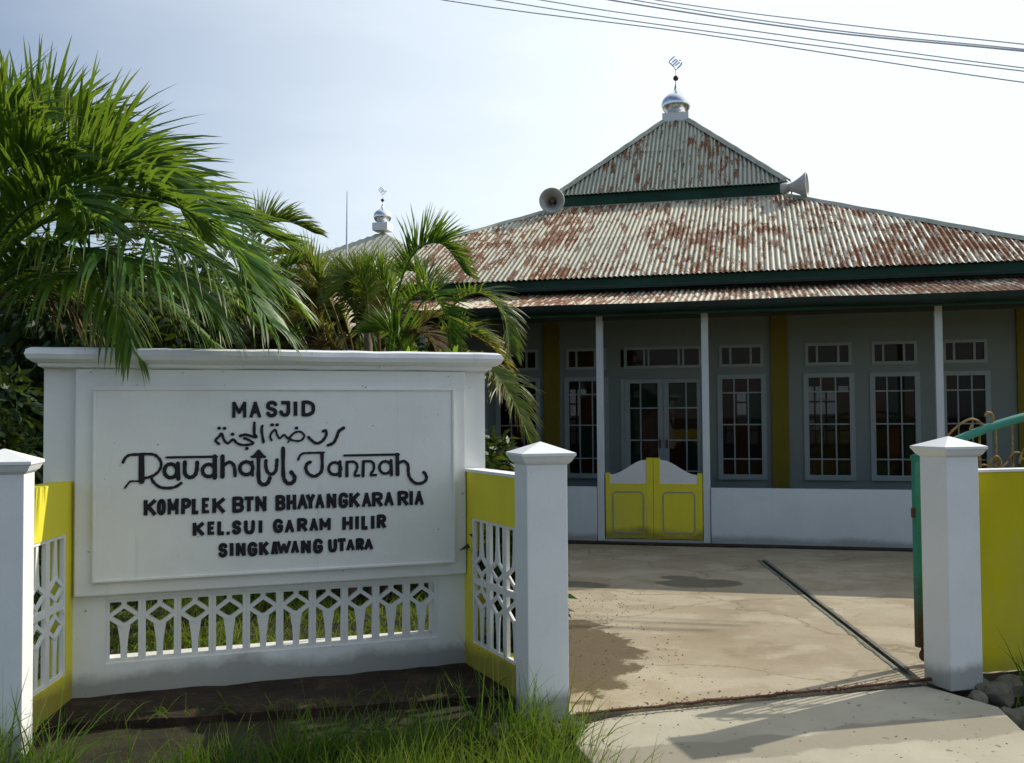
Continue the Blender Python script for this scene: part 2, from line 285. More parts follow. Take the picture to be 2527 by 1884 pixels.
# ---------------------------------------------------------------- mesh helpers
def tag(o, label=None, cat=None, group=None, kind=None):
    if label: o['label'] = label
    if cat: o['category'] = cat
    if group: o['group'] = group
    if kind: o['kind'] = kind
    return o
def link(name, data, parent=None, frame=None):
    o = bpy.data.objects.new(name, data); COL.objects.link(o)
    if parent is not None: o.parent = parent
    return o
def empty(name, loc=(0, 0, 0), rz=0):
    o = bpy.data.objects.new(name, None); COL.objects.link(o); o.location = loc; o.rotation_euler = (0, 0, rz); o.empty_display_size = .2
    return o
class MB:
    def __init__(s): s.v = []; s.f = []; s.a = []; s.r = []; s.smooth = False
    def add(s, vs, fs):
        k = len(s.v); s.v += [tuple(p) for p in vs]; s.f += [tuple(i+k for i in f) for f in fs]
    def box(s, x0, x1, y0, y1, z0, z1):
        s.add([(x0,y0,z0),(x1,y0,z0),(x1,y1,z0),(x0,y1,z0),(x0,y0,z1),(x1,y0,z1),(x1,y1,z1),(x0,y1,z1)],
              [(0,3,2,1),(4,5,6,7),(0,1,5,4),(1,2,6,5),(2,3,7,6),(3,0,4,7)])
    def prism(s, poly, y0, y1):      # poly of (x, z), counter-clockwise seen from -y
        n = len(poly); s.add([(x, y0, z) for x, z in poly]+[(x, y1, z) for x, z in poly],
            [tuple(range(n)), tuple(range(2*n-1, n-1, -1))]+[(i, i+n, (i+1) % n+n, (i+1) % n) for i in range(n)])
    def slab(s, poly, z0, z1):       # poly of (x, y) counter-clockwise from above; z1 may be a list
        n = len(poly); zt = z1 if isinstance(z1, (list, tuple)) else [z1]*n; zb = z0 if isinstance(z0, (list, tuple)) else [z0]*n
        s.add([(p[0], p[1], zb[i]) for i, p in enumerate(poly)]+[(p[0], p[1], zt[i]) for i, p in enumerate(poly)],
            [tuple(range(n-1, -1, -1)), tuple(range(n, 2*n))]+[(i, (i+1) % n, (i+1) % n+n, i+n) for i in range(n)])
    def ribbon(s, pts, wd, y0, y1, caps=True):   # flat stroke in the x-z plane, extruded from y0 to y1
        n = len(pts); L = []; Rr = []
        for i in range(n):
            a = pts[max(0, i-1)]; b = pts[min(n-1, i+1)]; dx, dz = b[0]-a[0], b[1]-a[1]; l = hypot(dx, dz) or 1
            ww = (wd[i] if isinstance(wd, list) else wd)/2; nx, nz_ = -dz/l*ww, dx/l*ww
            L.append((pts[i][0]+nx, pts[i][1]+nz_)); Rr.append((pts[i][0]-nx, pts[i][1]-nz_))
        if caps:
            def cap(p, q, wdt):
                dx, dz = p[0]-q[0], p[1]-q[1]; a0 = atan2(dz, dx); return [(p[0]+cos(a0+t)*wdt/2, p[1]+sin(a0+t)*wdt/2) for t in (-pi/3, -pi/9, pi/9, pi/3)]
            w0 = wd[0] if isinstance(wd, list) else wd; w1 = wd[-1] if isinstance(wd, list) else wd
            poly_s = cap(pts[0], pts[1], w0); poly_e = cap(pts[-1], pts[-2], w1)
        k = len(s.v)
        for p in L: s.v.append((p[0], y0, p[1]))
        for p in Rr: s.v.append((p[0], y0, p[1]))
        for p in L: s.v.append((p[0], y1, p[1]))
        for p in Rr: s.v.append((p[0], y1, p[1]))
        for i in range(n-1):
            s.f.append((k+n+i, k+n+i+1, k+i+1, k+i)); s.f.append((k+i, k+i+1, k+2*n+i+1, k+2*n+i)); s.f.append((k+n+i+1, k+n+i, k+3*n+i, k+3*n+i+1))
            s.f.append((k+2*n+i, k+2*n+i+1, k+3*n+i+1, k+3*n+i))
        if caps:
            for (l_, r_, cp) in ((Rr[0], L[0], poly_s), (L[-1], Rr[-1], poly_e)):
                # fan: ends are listed so the outline stays closed
                out = [l_]+cp+[r_] if hypot(l_[0]-cp[0][0], l_[1]-cp[0][1]) < hypot(r_[0]-cp[0][0], r_[1]-cp[0][1]) else [r_]+cp+[l_]
                m = len(out); kk = len(s.v)
                for p in out: s.v.append((p[0], y0, p[1]))
                for p in out: s.v.append((p[0], y1, p[1]))
                s.f.append(tuple(kk+i for i in range(m))); 
                for i in range(m-1): s.f.append((kk+i, kk+i+1, kk+m+i+1, kk+m+i))
        else:
            s.f.append((k, k+n, k+3*n, k+2*n)); s.f.append((k+n-1, k+2*n-1, k+4*n-1, k+3*n-1))
    def tube(s, pts, r, n=8, cap=True):
        k = len(s.v); m = len(pts); pts = [Vector(p) for p in pts]; prev = None
        for i, p in enumerate(pts):
            t = (pts[min(m-1, i+1)]-pts[max(0, i-1)]).normalized()
            a = prev if prev is not None else (Vector((0, 0, 1)) if abs(t.z) < .9 else Vector((1, 0, 0)))
            b = t.cross(a).normalized(); a = b.cross(t).normalized(); prev = a
            rr = r[i] if isinstance(r, (list, tuple)) else r
            for j in range(n): q = p+(a*cos(2*pi*j/n)+b*sin(2*pi*j/n))*rr; s.v.append(tuple(q))
        for i in range(m-1):
            for j in range(n): s.f.append((k+i*n+j, k+i*n+(j+1) % n, k+(i+1)*n+(j+1) % n, k+(i+1)*n+j))
        if cap: s.f.append(tuple(k+j for j in range(n-1, -1, -1))); s.f.append(tuple(k+(m-1)*n+j for j in range(n)))
    def lathe(s, prof, n=32, axis=None, origin=(0, 0, 0)):
        k = len(s.v); m = len(prof)
        if axis is None: a, b, c = Vector((1, 0, 0)), Vector((0, 1, 0)), Vector((0, 0, 1))
        else:
            c = Vector(axis).normalized(); a = c.cross(Vector((0, 0, 1))).normalized(); b = c.cross(a).normalized()
        o = Vector(origin)
        for r, z in prof:
            for j in range(n): s.v.append(tuple(o+(a*cos(2*pi*j/n)+b*sin(2*pi*j/n))*r+c*z))
        for i in range(m-1):
            for j in range(n): s.f.append((k+i*n+j, k+i*n+(j+1) % n, k+(i+1)*n+(j+1) % n, k+(i+1)*n+j))
    def build(s, name, m, parent=None, smooth=False, bevel=0, weld=False):
        me = bpy.data.meshes.new(name); me.from_pydata(s.v, [], s.f)
        if s.a:
            at = me.attributes.new('along', 'FLOAT', 'POINT'); at.data.foreach_set('value', s.a)
            at = me.attributes.new('rnd', 'FLOAT', 'POINT'); at.data.foreach_set('value', s.r)
        me.materials.append(m)
        if bevel or weld:
            bm = bmesh.new(); bm.from_mesh(me); bmesh.ops.remove_doubles(bm, verts=bm.verts, dist=1e-5); bmesh.ops.recalc_face_normals(bm, faces=bm.faces)
            if bevel: bmesh.ops.bevel(bm, geom=[e for e in bm.edges if len(e.link_faces) == 2 and e.calc_face_angle(0) > .5], offset=bevel, segments=2, affect='EDGES', profile=.6)
            bm.to_mesh(me); bm.free()
        if smooth: me.polygons.foreach_set('use_smooth', [True]*len(me.polygons))
        me.update(); return link(name, me, parent)
def spline(pts, k=5):
    if len(pts) < 3: return [tuple(p) for p in pts]
    out = []; P = [pts[0]]+list(pts)+[pts[-1]]
    if tuple(pts[0]) == tuple(pts[-1]) or sum(abs(a-b) for a, b in zip(pts[0], pts[-1])) < .002: P[0] = pts[-2]; P[-1] = pts[1]
    for i in range(1, len(P)-2):
        for j in range(k):
            t = j/k; p0, p1, p2, p3 = P[i-1], P[i], P[i+1], P[i+2]
            out.append(tuple(.5*((2*b)+(-a+c)*t+(2*a-5*b+4*c-d)*t*t+(-a+3*b-3*c+d)*t**3) for a, b, c, d in zip(p0, p1, p2, p3)))
    out.append(tuple(pts[-1])); return out

# ================================================================ GROUND
def fence_ut(x, y): d = Vector((x, y, 0))-FN.o; return d.dot(FN.u), d.dot(FN.n)
def ground_z(x, y):
    u, t = fence_ut(x, y)
    s = min(1, max(0, (-t-.02)/.35))*min(1, max(0, (t+2.0)/.45)); s = s*s*(3-2*s)
    n = noise.noise(Vector((x*1.3, y*1.3, 0)))*.04+noise.noise(Vector((x*4, y*4, 3)))*.04
    yard = 1 if (t > .35) else 0
    return -.06-.24*s+n*(1 if not yard else .4)
mb = MB()
def axis(lo, hi, mid0, mid1, step):
    xs = []; x = mid0; k = step
    while x > lo: k *= 1.25; x -= k; xs.append(max(x, lo))
    xs.reverse(); x = mid0
    while x < mid1: xs.append(x); x += step
    k = step
    while x < hi: xs.append(x); k *= 1.25; x += k
    xs.append(hi); return xs
xs = axis(-900, 900, -5, 5, .14); ys = axis(-300, 1200, 2.0, 8, .12)
for y in ys:
    for x in xs: mb.v.append((x, y, ground_z(x, y)))
nx = len(xs)
for j in range(len(ys)-1):
    for i in range(nx-1): mb.f.append((j*nx+i, j*nx+i+1, (j+1)*nx+i+1, (j+1)*nx+i))
tag(mb.build('ground', m_ground, smooth=True), 'dark soil and turf ground with a ditch in front of the fence', kind='structure')

# concrete yard in two slabs, with the open drain channel between them
yard = tag(empty('yard_pavement'), 'stained concrete forecourt slabs between the gate and the veranda', kind='structure')
def sag(pts): return pts
c0, c1, c2, c3 = (2.658, 10.858), (2.742, 10.854), (2.374, 6.227), (2.451, 6.224)
gl_, gr_ = (0.277, 5.25), (2.456, 5.967)
mb = MB()
bl, br = BD.w(-.45, -.01, 0), BD.w(9, -.01, 0); bmid0 = BD.w(2.02, -.01, 0); bmid1 = BD.w(2.06, -.01, 0)
pL = (.18, 6.6); sill_l = (.30, 5.36); sill_m = (2.36, 5.99); sill_m2 = (2.435, 6.0)
mb.slab([sill_l, sill_m, c2, c0, (bmid0.x, bmid0.y), (bl.x, bl.y), pL, (.20, 5.75)], -.10, 0.0); mb.build('concrete_slab', m_conc, yard)
mb = MB(); mb.slab([sill_m2, (2.55, 6.03), (5.5, 6.75), (9.5, 9), (br.x, br.y), (bmid1.x, bmid1.y), c1, c3], -.10, .004); mb.build('concrete_slab', m_conc, yard)
mb = MB(); mb.slab([sill_m, sill_m2, c3, c1, c0, c2], -.12, -.028); mb.build('drain_channel', m_groove, yard)
for (A_, B_, sg2) in ((c0, c2, -1), (c1, c3, 1)):     # worn cement lips along both sides of the channel
    mb = MB(); A3, B3 = Vector((*A_, 0)), Vector((*B_, 0)); n_ = 70; sd_ = Vector(((B3-A3).normalized().y, -(B3-A3).normalized().x, 0))*(-sg2)
    for i in range(n_+1):
        p = A3.lerp(B3, i/n_); e = .012+.016*noise.noise(Vector((i*.45, sg2, 0)))+.010*noise.noise(Vector((i*1.7, sg2, 4))); z_ = .007 if sg2 < 0 else .009
        a3 = p-sd_*.022; b3 = p+sd_*max(.002, e); mb.v += [(a3.x, a3.y, z_-.004), (p.x, p.y, z_), (b3.x, b3.y, z_-.003), (b3.x, b3.y, -.04)]
    for i in range(n_):
        for j in range(3): k = i*4+j; mb.f.append((k, k+1, k+5, k+4))
    mb.build('channel_lip', m_groove, yard)
mb = MB(); mb.slab([c0, c1, (bmid1.x, bmid1.y), (bmid0.x, bmid0.y)], -.10, .002); mb.build('concrete_slab', m_conc, yard)
mb = MB()   # narrow step under the parapet
a, b, c, d = BD.w(-.6, -.22, 0), BD.w(9, -.22, 0), BD.w(9, .01, 0), BD.w(-.6, .01, 0)
mb.slab([(a.x, a.y), (b.x, b.y), (c.x, c.y), (d.x, d.y)], -.05, .018); mb.build('parapet_footing', m_moss, yard)
# ramp over the ditch
rp = [(.34, 5.26), (.30, 4.99), (.40, 4.60), (.62, 3.5), (2.95, 3.5), (2.60, 5.15), (2.66, 5.52), (2.50, 5.80), (2.42, 5.92), (.62, 5.46)]
mb = MB(); zt = [-.015-.05*max(0, (5.9-p[1]))/2.4 for p in rp]
mb.slab(rp, [z-.14 for z in zt], zt)
tag(mb.build('driveway_ramp', m_ramp, bevel=.008), 'pale concrete slab bridging the ditch before the gateway', kind='structure')
# rusty rail that the sliding gate runs on
mb = MB(); p0, p1 = Vector((.33, 5.345, 0)), Vector((2.55, 5.985, 0))
pts = [tuple(p0.lerp(p1, i/24)+Vector((0, random.uniform(-.006, .006), .004+random.uniform(0, .01)))) for i in range(25)]
mb.tube(pts, [.008+random.uniform(-.003, .003) for _ in pts], 6)
tag(mb.build('gate_rail', m_rust), 'rusty iron rail set in the gateway sill', 'gate rail')

# ================================================================ SIGN WALL
sign = tag(empty('sign_wall', SG.o, SG.a), 'wide white masonry sign wall with black raised lettering and a moulded cap', 'sign')
X0, X1 = -.17, 2.472; LX0, LX1, LZ0, LZ1 = .165, 2.145, .175, .545; TH = .24
mb = MB()
mb.box(X0, LX0, 0, TH, -.12, LZ1+.03); mb.box(LX1, X1, 0, TH, -.12, LZ1+.03); mb.box(LX0, LX1, 0, TH, -.12, LZ0)
mb.box(X0, X1, .0015, TH-.0015, LZ1+.03, 1.885)
mb.box(LX0, LX1, 0, TH, LZ1, LZ1+.03)
mb.build('wall_body', m_sign, sign)
# framed panel standing proud of the wall
mb = MB(); px0, px1, pz0, pz1 = 0.0, 2.325, .578, 1.885
mb.box(px0, px1, -.05, .0, pz0, pz1-.002)
mb.build('panel_frame', m_sign, sign, bevel=.008)
ix0, ix1, iz0, iz1 = .095, 2.245, .655, 1.775
mb = MB()
for (a0, a1, b0, b1) in ((ix0, ix1, iz0, iz0+.018), (ix0, ix1, iz1-.018, iz1), (ix0, ix0+.018, iz0+.0181, iz1-.0181), (ix1-.018, ix1, iz0+.0181, iz1-.0181)):
    mb.box(a0, a1, -.082, -.05, b0, b1)
mb.build('panel_moulding', m_sign, sign, bevel=.006)
mb = MB(); mb.box(ix0+.018, ix1-.018, -.072, -.05, iz0+.018, iz1-.018); mb.build('text_panel', m_sign, sign)
# moulded cap: profile swept along the wall and returned at the ends
prof = [(.0, 1.885), (.022, 1.893), (.028, 1.913), (.048, 1.917), (.075, 1.935), (.088, 1.962), (.080, 1.990), (.055, 2.003), (0, 2.006)]
mb = MB(); k = 0; ring = []
for (o, z) in prof: ring.append([(X0-o, -.052-o, z), (X1+o, -.052-o, z), (X1+o, TH+o, z), (X0-o, TH+o, z)])
for r in ring: mb.v += r
for i in range(len(ring)-1):
    for j in range(4): mb.f.append((i*4+j, i*4+(j+1) % 4, (i+1)*4+(j+1) % 4, (i+1)*4+j))
mb.f.append((3, 2, 1, 0)); t = (len(ring)-1)*4; mb.f.append((t, t+1, t+2, t+3))
me = mb.build('wall_cap', m_grime_white, sign); 
bm = bmesh.new(); bm.from_mesh(me.data); bmesh.ops.subdivide_edges(bm, edges=[e for e in bm.edges if e.calc_length() > 1], cuts=40)
for v in bm.verts: v.co += Vector((0, noise.noise(v.co*7)*.004, noise.noise(v.co*6+Vector((3, 3, 3)))*.005))
bm.to_mesh(me.data); bm.free()

def lattice_mesh(name, W, Hh, dep=.06):
    mb = MB(); bw = .021*W/.198; e = .0007; y0, y1 = 0.0, dep
    mb.box(-W/2+.0004, -W/2+bw, y0, y1, 0, Hh); mb.box(W/2-bw, W/2-.0004, y0, y1, 0, Hh)
    mb.box(-W/2+bw, W/2-bw, y0+.002, y1-.002, 0, .018); mb.box(-W/2+bw, W/2-bw, y0+.002, y1-.002, Hh-.02, Hh)
    cz = Hh-.105; hw_ = W/2-bw+.006; hd = .060
    D = [(-hw_, cz), (0, cz-hd), (hw_, cz), (0, cz+hd)]
    for i in range(4):
        a, b = D[i], D[(i+1) % 4]
        mb.ribbon([a, ((a[0]+b[0])/2, (a[1]+b[1])/2), b], .023, y0+.004+e*i, y1-.004-e*i, caps=False)
    mb.ribbon([(0, cz+hd-.012), (0, Hh-.015)], .030, y0+.008, y1-.008, caps=False)
    st = [(0, cz-hd+.02), (0, cz-hd-.02), (0, cz-hd-.07), (0, .08), (0, .012)]
    mb.ribbon(st, [.075, .062, .046, .037, .034], y0+.0075, y1-.0075, caps=False)
    me = bpy.data.meshes.new(name); me.from_pydata(mb.v, [], mb.f); me.materials.append(m_lattice)
    bm = bmesh.new(); bm.from_mesh(me); bmesh.ops.recalc_face_normals(bm, faces=bm.faces); bm.to_mesh(me); bm.free()
    return me
lm = lattice_mesh('lattice_block', .198, LZ1-LZ0, .045)
for i in range(10):
    o = link('lattice_block', lm, sign); o.location = (LX0+.198*(i+.5), .012+random.uniform(-.001, .001), LZ0)

# raised letters; boxes measured in metres on the wall (char, u0, u1, z0, z1)
GL = {
'M': [[(0,0),(0,1)],[(0,1),(.5,.32)],[(.5,.32),(1,1)],[(1,1),(1,0)]], 'A': [[(0,0),(.5,1)],[(.5,1),(1,0)],[(.22,.33),(.78,.33)]],
'S': [[(1,.86),(.75,1),(.3,1),(.02,.83),(.1,.6),(.5,.5),(.9,.40),(.98,.17),(.7,0),(.25,0),(0,.16)]], 'J': [[(.2,1),(1,1)],[(1,1),(1,.3),(.85,.06),(.5,0),(.15,.08),(0,.25)]],
'I': [[(.5,0),(.5,1)]], 'D': [[(0,0),(0,1)],[(0,1),(.5,1),(.92,.8),(1,.5),(.92,.2),(.5,0),(0,0)]], 'K': [[(0,0),(0,1)],[(1,1),(.08,.45)],[(.3,.6),(1,0)]],
'O': [[(.5,1),(.1,.85),(0,.5),(.1,.15),(.5,0),(.9,.15),(1,.5),(.9,.85),(.5,1)]], 'P': [[(0,0),(0,1)],[(0,1),(.6,1),(1,.88),(1,.62),(.6,.48),(0,.48)]],
'L': [[(0,1),(0,0)],[(0,0),(1,0)]], 'E': [[(0,0),(0,1)],[(0,1),(1,1)],[(0,.5),(.8,.5)],[(0,0),(1,0)]],
'B': [[(0,0),(0,1)],[(0,1),(.6,1),(.92,.9),(.92,.64),(.6,.53),(0,.53)],[(.5,.53),(.9,.43),(1,.25),(.9,.06),(.5,0),(0,0)]],
'T': [[(.5,0),(.5,1)],[(0,1),(1,1)]], 'N': [[(0,0),(0,1)],[(0,1),(1,0)],[(1,0),(1,1)]], 'H': [[(0,0),(0,1)],[(1,0),(1,1)],[(0,.5),(1,.5)]],
'Y': [[(0,1),(.5,.5)],[(1,1),(.5,.5)],[(.5,.5),(.5,0)]], 'G': [[(1,.84),(.75,1),(.3,1),(.05,.8),(0,.5),(.05,.2),(.3,0),(.75,0),(1,.18),(1,.44)],[(1,.44),(.6,.44)]],
'R': [[(0,0),(0,1)],[(0,1),(.6,1),(.95,.9),(.95,.62),(.6,.5),(0,.5)],[(.45,.5),(1,0)]], 'U': [[(0,1),(0,.3),(.2,.03),(.5,0),(.8,.03),(1,.3),(1,1)]],
'W': [[(0,1),(.27,0)],[(.27,0),(.5,.72)],[(.5,.72),(.73,0)],[(.73,0),(1,1)]], '.': [[(.3,.45),(.7,.45)]]}
LET = [('M', 0.868, 0.946, 1.594, 1.69), ('A', 0.968, 1.033, 1.595, 1.69), ('S', 1.067, 1.128, 1.599, 1.692), ('J', 1.144, 1.204, 1.601, 1.692), ('I', 1.227, 1.25, 1.603, 1.692), ('D', 1.278, 1.355, 1.602, 1.694), ('K', 0.375, 0.439, 1.03, 1.121), ('O', 0.447, 0.491, 1.031, 1.121), ('M', 0.504, 0.563, 1.031, 1.123), ('P', 0.581, 0.63, 1.03, 1.121), ('L', 0.64, 0.675, 1.03, 1.119), ('E', 0.696, 0.735, 1.032, 1.121), ('K', 0.756, 0.824, 1.03, 1.118), ('B', 0.871, 0.932, 1.03, 1.121), ('T', 0.938, 0.991, 1.032, 1.119), ('N', 1.004, 1.064, 1.031, 1.121), ('B', 1.122, 1.176, 1.033, 1.122), ('H', 1.189, 1.24, 1.033, 1.125), ('A', 1.251, 1.31, 1.035, 1.124), ('Y', 1.303, 1.354, 1.036, 1.123), ('A', 1.359, 1.412, 1.036, 1.121), ('N', 1.43, 1.484, 1.035, 1.123), ('G', 1.502, 1.556, 1.035, 1.123), ('K', 1.569, 1.629, 1.035, 1.123), ('A', 1.647, 1.702, 1.034, 1.121), ('R', 1.711, 1.773, 1.034, 1.121), ('A', 1.787, 1.843, 1.036, 1.121), ('R', 1.873, 1.937, 1.035, 1.123), ('I', 1.948, 1.968, 1.035, 1.124), ('A', 1.981, 2.036, 1.034, 1.122), ('K', 0.645, 0.706, 0.901, 0.978), ('E', 0.727, 0.766, 0.904, 0.98), ('L', 0.785, 0.821, 0.901, 0.98), ('.', 0.839, 0.85, 0.899, 0.911), ('S', 0.869, 0.917, 0.901, 0.978), ('U', 0.939, 0.996, 0.899, 0.977), ('I', 1.022, 1.041, 0.901, 0.977), ('G', 1.108, 1.162, 0.9, 0.977), ('A', 1.177, 1.229, 0.897, 0.972), ('R', 1.251, 1.308, 0.9, 0.978), ('A', 1.325, 1.374, 0.9, 0.975), ('M', 1.385, 1.45, 0.901, 0.974), ('H', 1.526, 1.585, 0.897, 0.978), ('I', 1.605, 1.624, 0.898, 0.979), ('L', 1.644, 1.681, 0.896, 0.979), ('I', 1.704, 1.722, 0.896, 0.977), ('R', 1.741, 1.794, 0.899, 0.981), ('S', 0.792, 0.838, 0.769, 0.847), ('I', 0.857, 0.873, 0.772, 0.849), ('N', 0.892, 0.943, 0.77, 0.846), ('G', 0.96, 1.011, 0.767, 0.845), ('K', 1.026, 1.077, 0.768, 0.846), ('A', 1.095, 1.134, 0.769, 0.846), ('W', 1.127, 1.211, 0.773, 0.846), ('A', 1.213, 1.259, 0.771, 0.844), ('N', 1.275, 1.328, 0.766, 0.843), ('G', 1.347, 1.401, 0.764, 0.846), ('U', 1.439, 1.488, 0.766, 0.842), ('T', 1.494, 1.544, 0.768, 0.844), ('A', 1.549, 1.598, 0.77, 0.837), ('R', 1.61, 1.655, 0.769, 0.839), ('A', 1.66, 1.713, 0.769, 0.834)]
YF = -.0722
for (c, u0, u1, z0, z1) in LET:
    mb = MB(); tw = .0200 if c != '.' else .017; hh = tw/2*.8
    ax0, ax1, az0, az1 = u0+hh, u1-hh, z0+hh, z1-hh
    if c == 'I': ax0 = ax1 = (u0+u1)/2
    zz = 0
    for st in GL[c]:
        pts = [(ax0+(ax1-ax0)*x+random.uniform(-.0008, .0008), az0+(az1-az0)*y) for x, y in st]
        if c == '.': pts = [((u0+u1)/2-.003, z0+.009), ((u0+u1)/2+.003, z0+.009)]
        w_ = tw*(.85 if c in 'MWAE' else 1)
        sp = spline(pts, 4); w_ *= 1.12
        if len(st) == 2:
            d0 = Vector((pts[1][0]-pts[0][0], pts[1][1]-pts[0][1])).normalized()*hh*.9; sp = [(pts[0][0]-d0.x, pts[0][1]-d0.y), (pts[1][0]+d0.x, pts[1][1]+d0.y)]
        mb.ribbon(sp, w_, YF-.006-zz, YF+.004, caps=len(st) != 2); zz += .0004
    mb.build('letter', m_letter, sign)
SCR = [[(0.017, [(0.258, 1.341), (0.269, 1.365), (0.293, 1.383), (0.343, 1.386), (0.402, 1.387), (0.436, 1.378), (0.461, 1.348), (0.466, 1.316), (0.449, 1.281), (0.415, 1.257), (0.373, 1.247)]), (0.033, [(0.358, 1.381), (0.359, 1.23)]), (0.0113, [(0.365, 1.23), (0.302, 1.231), (0.29, 1.223), (0.269, 1.193)]), (0.0179, [(0.411, 1.255), (0.424, 1.224), (0.458, 1.194), (0.5, 1.186), (0.543, 1.191), (0.577, 1.212)])], [(0.0236, [(0.554, 1.285), (0.549, 1.265), (0.537, 1.251), (0.519, 1.246), (0.502, 1.252), (0.489, 1.267), (0.484, 1.287), (0.489, 1.307), (0.501, 1.321), (0.519, 1.326), (0.536, 1.32), (0.549, 1.305), (0.554, 1.285)]), (0.0236, [(0.559, 1.33), (0.562, 1.238)])], [(0.0245, [(0.598, 1.336), (0.598, 1.273), (0.613, 1.25), (0.633, 1.245), (0.654, 1.258), (0.665, 1.289), (0.667, 1.332)])], [(0.0226, [(0.767, 1.282), (0.763, 1.264), (0.75, 1.251), (0.732, 1.247), (0.715, 1.252), (0.702, 1.266), (0.697, 1.284), (0.702, 1.302), (0.715, 1.315), (0.732, 1.319), (0.75, 1.314), (0.762, 1.3), (0.767, 1.282)]), (0.0274, [(0.767, 1.366), (0.767, 1.241)]), (0.0141, [(0.499, 1.365), (0.778, 1.364)])], [(0.0259, [(0.811, 1.366), (0.811, 1.245)]), (0.0212, [(0.82, 1.313), (0.851, 1.33), (0.877, 1.307), (0.884, 1.247)])], [(0.0226, [(0.986, 1.291), (0.981, 1.271), (0.967, 1.258), (0.949, 1.253), (0.93, 1.258), (0.916, 1.273), (0.911, 1.292), (0.916, 1.312), (0.93, 1.325), (0.948, 1.33), (0.967, 1.324), (0.981, 1.31), (0.986, 1.291)]), (0.016, [(0.983, 1.331), (0.985, 1.248)])], [(0.0245, [(1.02, 1.391), (1.02, 1.244), (1.029, 1.202), (1.052, 1.19), (1.074, 1.2), (1.086, 1.228)]), (0.0141, [(0.98, 1.36), (1.058, 1.358)]), (0.0141, [(0.986, 1.357), (1.019, 1.394)]), (0.0141, [(1.054, 1.356), (1.021, 1.394)])], [(0.0212, [(1.063, 1.335), (1.063, 1.298), (1.074, 1.265), (1.097, 1.251), (1.12, 1.269), (1.126, 1.301), (1.129, 1.338)])], [(0.0245, [(1.165, 1.407), (1.166, 1.249), (1.179, 1.207), (1.199, 1.192), (1.225, 1.201), (1.234, 1.229), (1.213, 1.262)])], [(0.0141, [(1.255, 1.336), (1.268, 1.363), (1.292, 1.375), (1.347, 1.376), (1.41, 1.377)]), (0.0212, [(1.399, 1.37), (1.4, 1.285), (1.389, 1.253), (1.352, 1.232), (1.315, 1.25), (1.301, 1.283), (1.31, 1.311), (1.329, 1.32)])], [(0.0189, [(1.516, 1.275), (1.51, 1.257), (1.497, 1.243), (1.478, 1.239), (1.459, 1.244), (1.445, 1.258), (1.44, 1.277), (1.445, 1.296), (1.459, 1.31), (1.478, 1.314), (1.497, 1.309), (1.51, 1.295), (1.516, 1.275)]), (0.0212, [(1.509, 1.318), (1.509, 1.231)])], [(0.0198, [(1.552, 1.315), (1.552, 1.229)]), (0.017, [(1.559, 1.315), (1.593, 1.316), (1.614, 1.299), (1.614, 1.271), (1.6, 1.233), (1.626, 1.23)])], [(0.0198, [(1.655, 1.317), (1.652, 1.227)]), (0.017, [(1.662, 1.317), (1.701, 1.316), (1.72, 1.297), (1.718, 1.263), (1.701, 1.233), (1.732, 1.23)])], [(0.0179, [(1.83, 1.275), (1.825, 1.256), (1.811, 1.242), (1.793, 1.238), (1.774, 1.243), (1.761, 1.258), (1.756, 1.277), (1.761, 1.296), (1.775, 1.31), (1.793, 1.314), (1.812, 1.309), (1.825, 1.295), (1.83, 1.275)]), (0.0198, [(1.83, 1.319), (1.832, 1.229)])], [(0.0245, [(1.869, 1.356), (1.871, 1.231)]), (0.0198, [(1.879, 1.303), (1.913, 1.312), (1.938, 1.287), (1.94, 1.243), (1.952, 1.204), (1.987, 1.172), (2.032, 1.173), (2.057, 1.197), (2.052, 1.226), (2.04, 1.239)]), (0.0141, [(1.536, 1.356), (1.879, 1.356)])], [(0.016, [(0.791, 1.439), (0.771, 1.46), (0.789, 1.482), (0.806, 1.501), (0.819, 1.464), (0.842, 1.443), (0.872, 1.465), (0.895, 1.442), (0.935, 1.43), (0.988, 1.44), (0.953, 1.466), (0.935, 1.471)]), (0.0179, [(0.912, 1.485), (0.944, 1.492), (1.006, 1.477), (0.995, 1.498), (0.995, 1.563)]), (0.0189, [(0.789, 1.533), (0.792, 1.533)]), (0.0189, [(0.82, 1.532), (0.823, 1.532)]), (0.0189, [(0.866, 1.496), (0.87, 1.496)]), (0.0189, [(0.949, 1.41), (0.952, 1.41)])], [(0.0165, [(1.042, 1.544), (1.038, 1.516), (1.049, 1.446)])], [(0.0132, [(1.097, 1.457), (1.088, 1.478), (1.099, 1.506), (1.119, 1.52), (1.129, 1.492), (1.144, 1.468), (1.172, 1.489), (1.195, 1.467), (1.232, 1.5), (1.269, 1.506), (1.292, 1.48), (1.269, 1.452), (1.227, 1.453), (1.193, 1.468)]), (0.0085, [(1.209, 1.467), (1.193, 1.442)]), (0.0189, [(1.097, 1.55), (1.101, 1.55)]), (0.0189, [(1.127, 1.55), (1.13, 1.55)]), (0.0189, [(1.243, 1.529), (1.246, 1.529)])], [(0.0179, [(1.406, 1.507), (1.422, 1.512), (1.425, 1.483), (1.399, 1.446), (1.366, 1.434), (1.338, 1.451), (1.317, 1.473)])], [(0.0198, [(1.533, 1.527), (1.503, 1.506), (1.488, 1.468), (1.469, 1.435), (1.436, 1.421)])]]
for grp in SCR:
    mb = MB(); zz = 0
    for (wd, pts) in grp:
        sp = spline(pts, 6); n = len(sp)
        wl_ = [wd*(.94+.10*sin(i*1.3)) for i in range(n)]
        mb.ribbon(sp, wl_, YF-.006-zz, YF+.004); zz += .0004
    mb.build('letter', m_letter, sign)

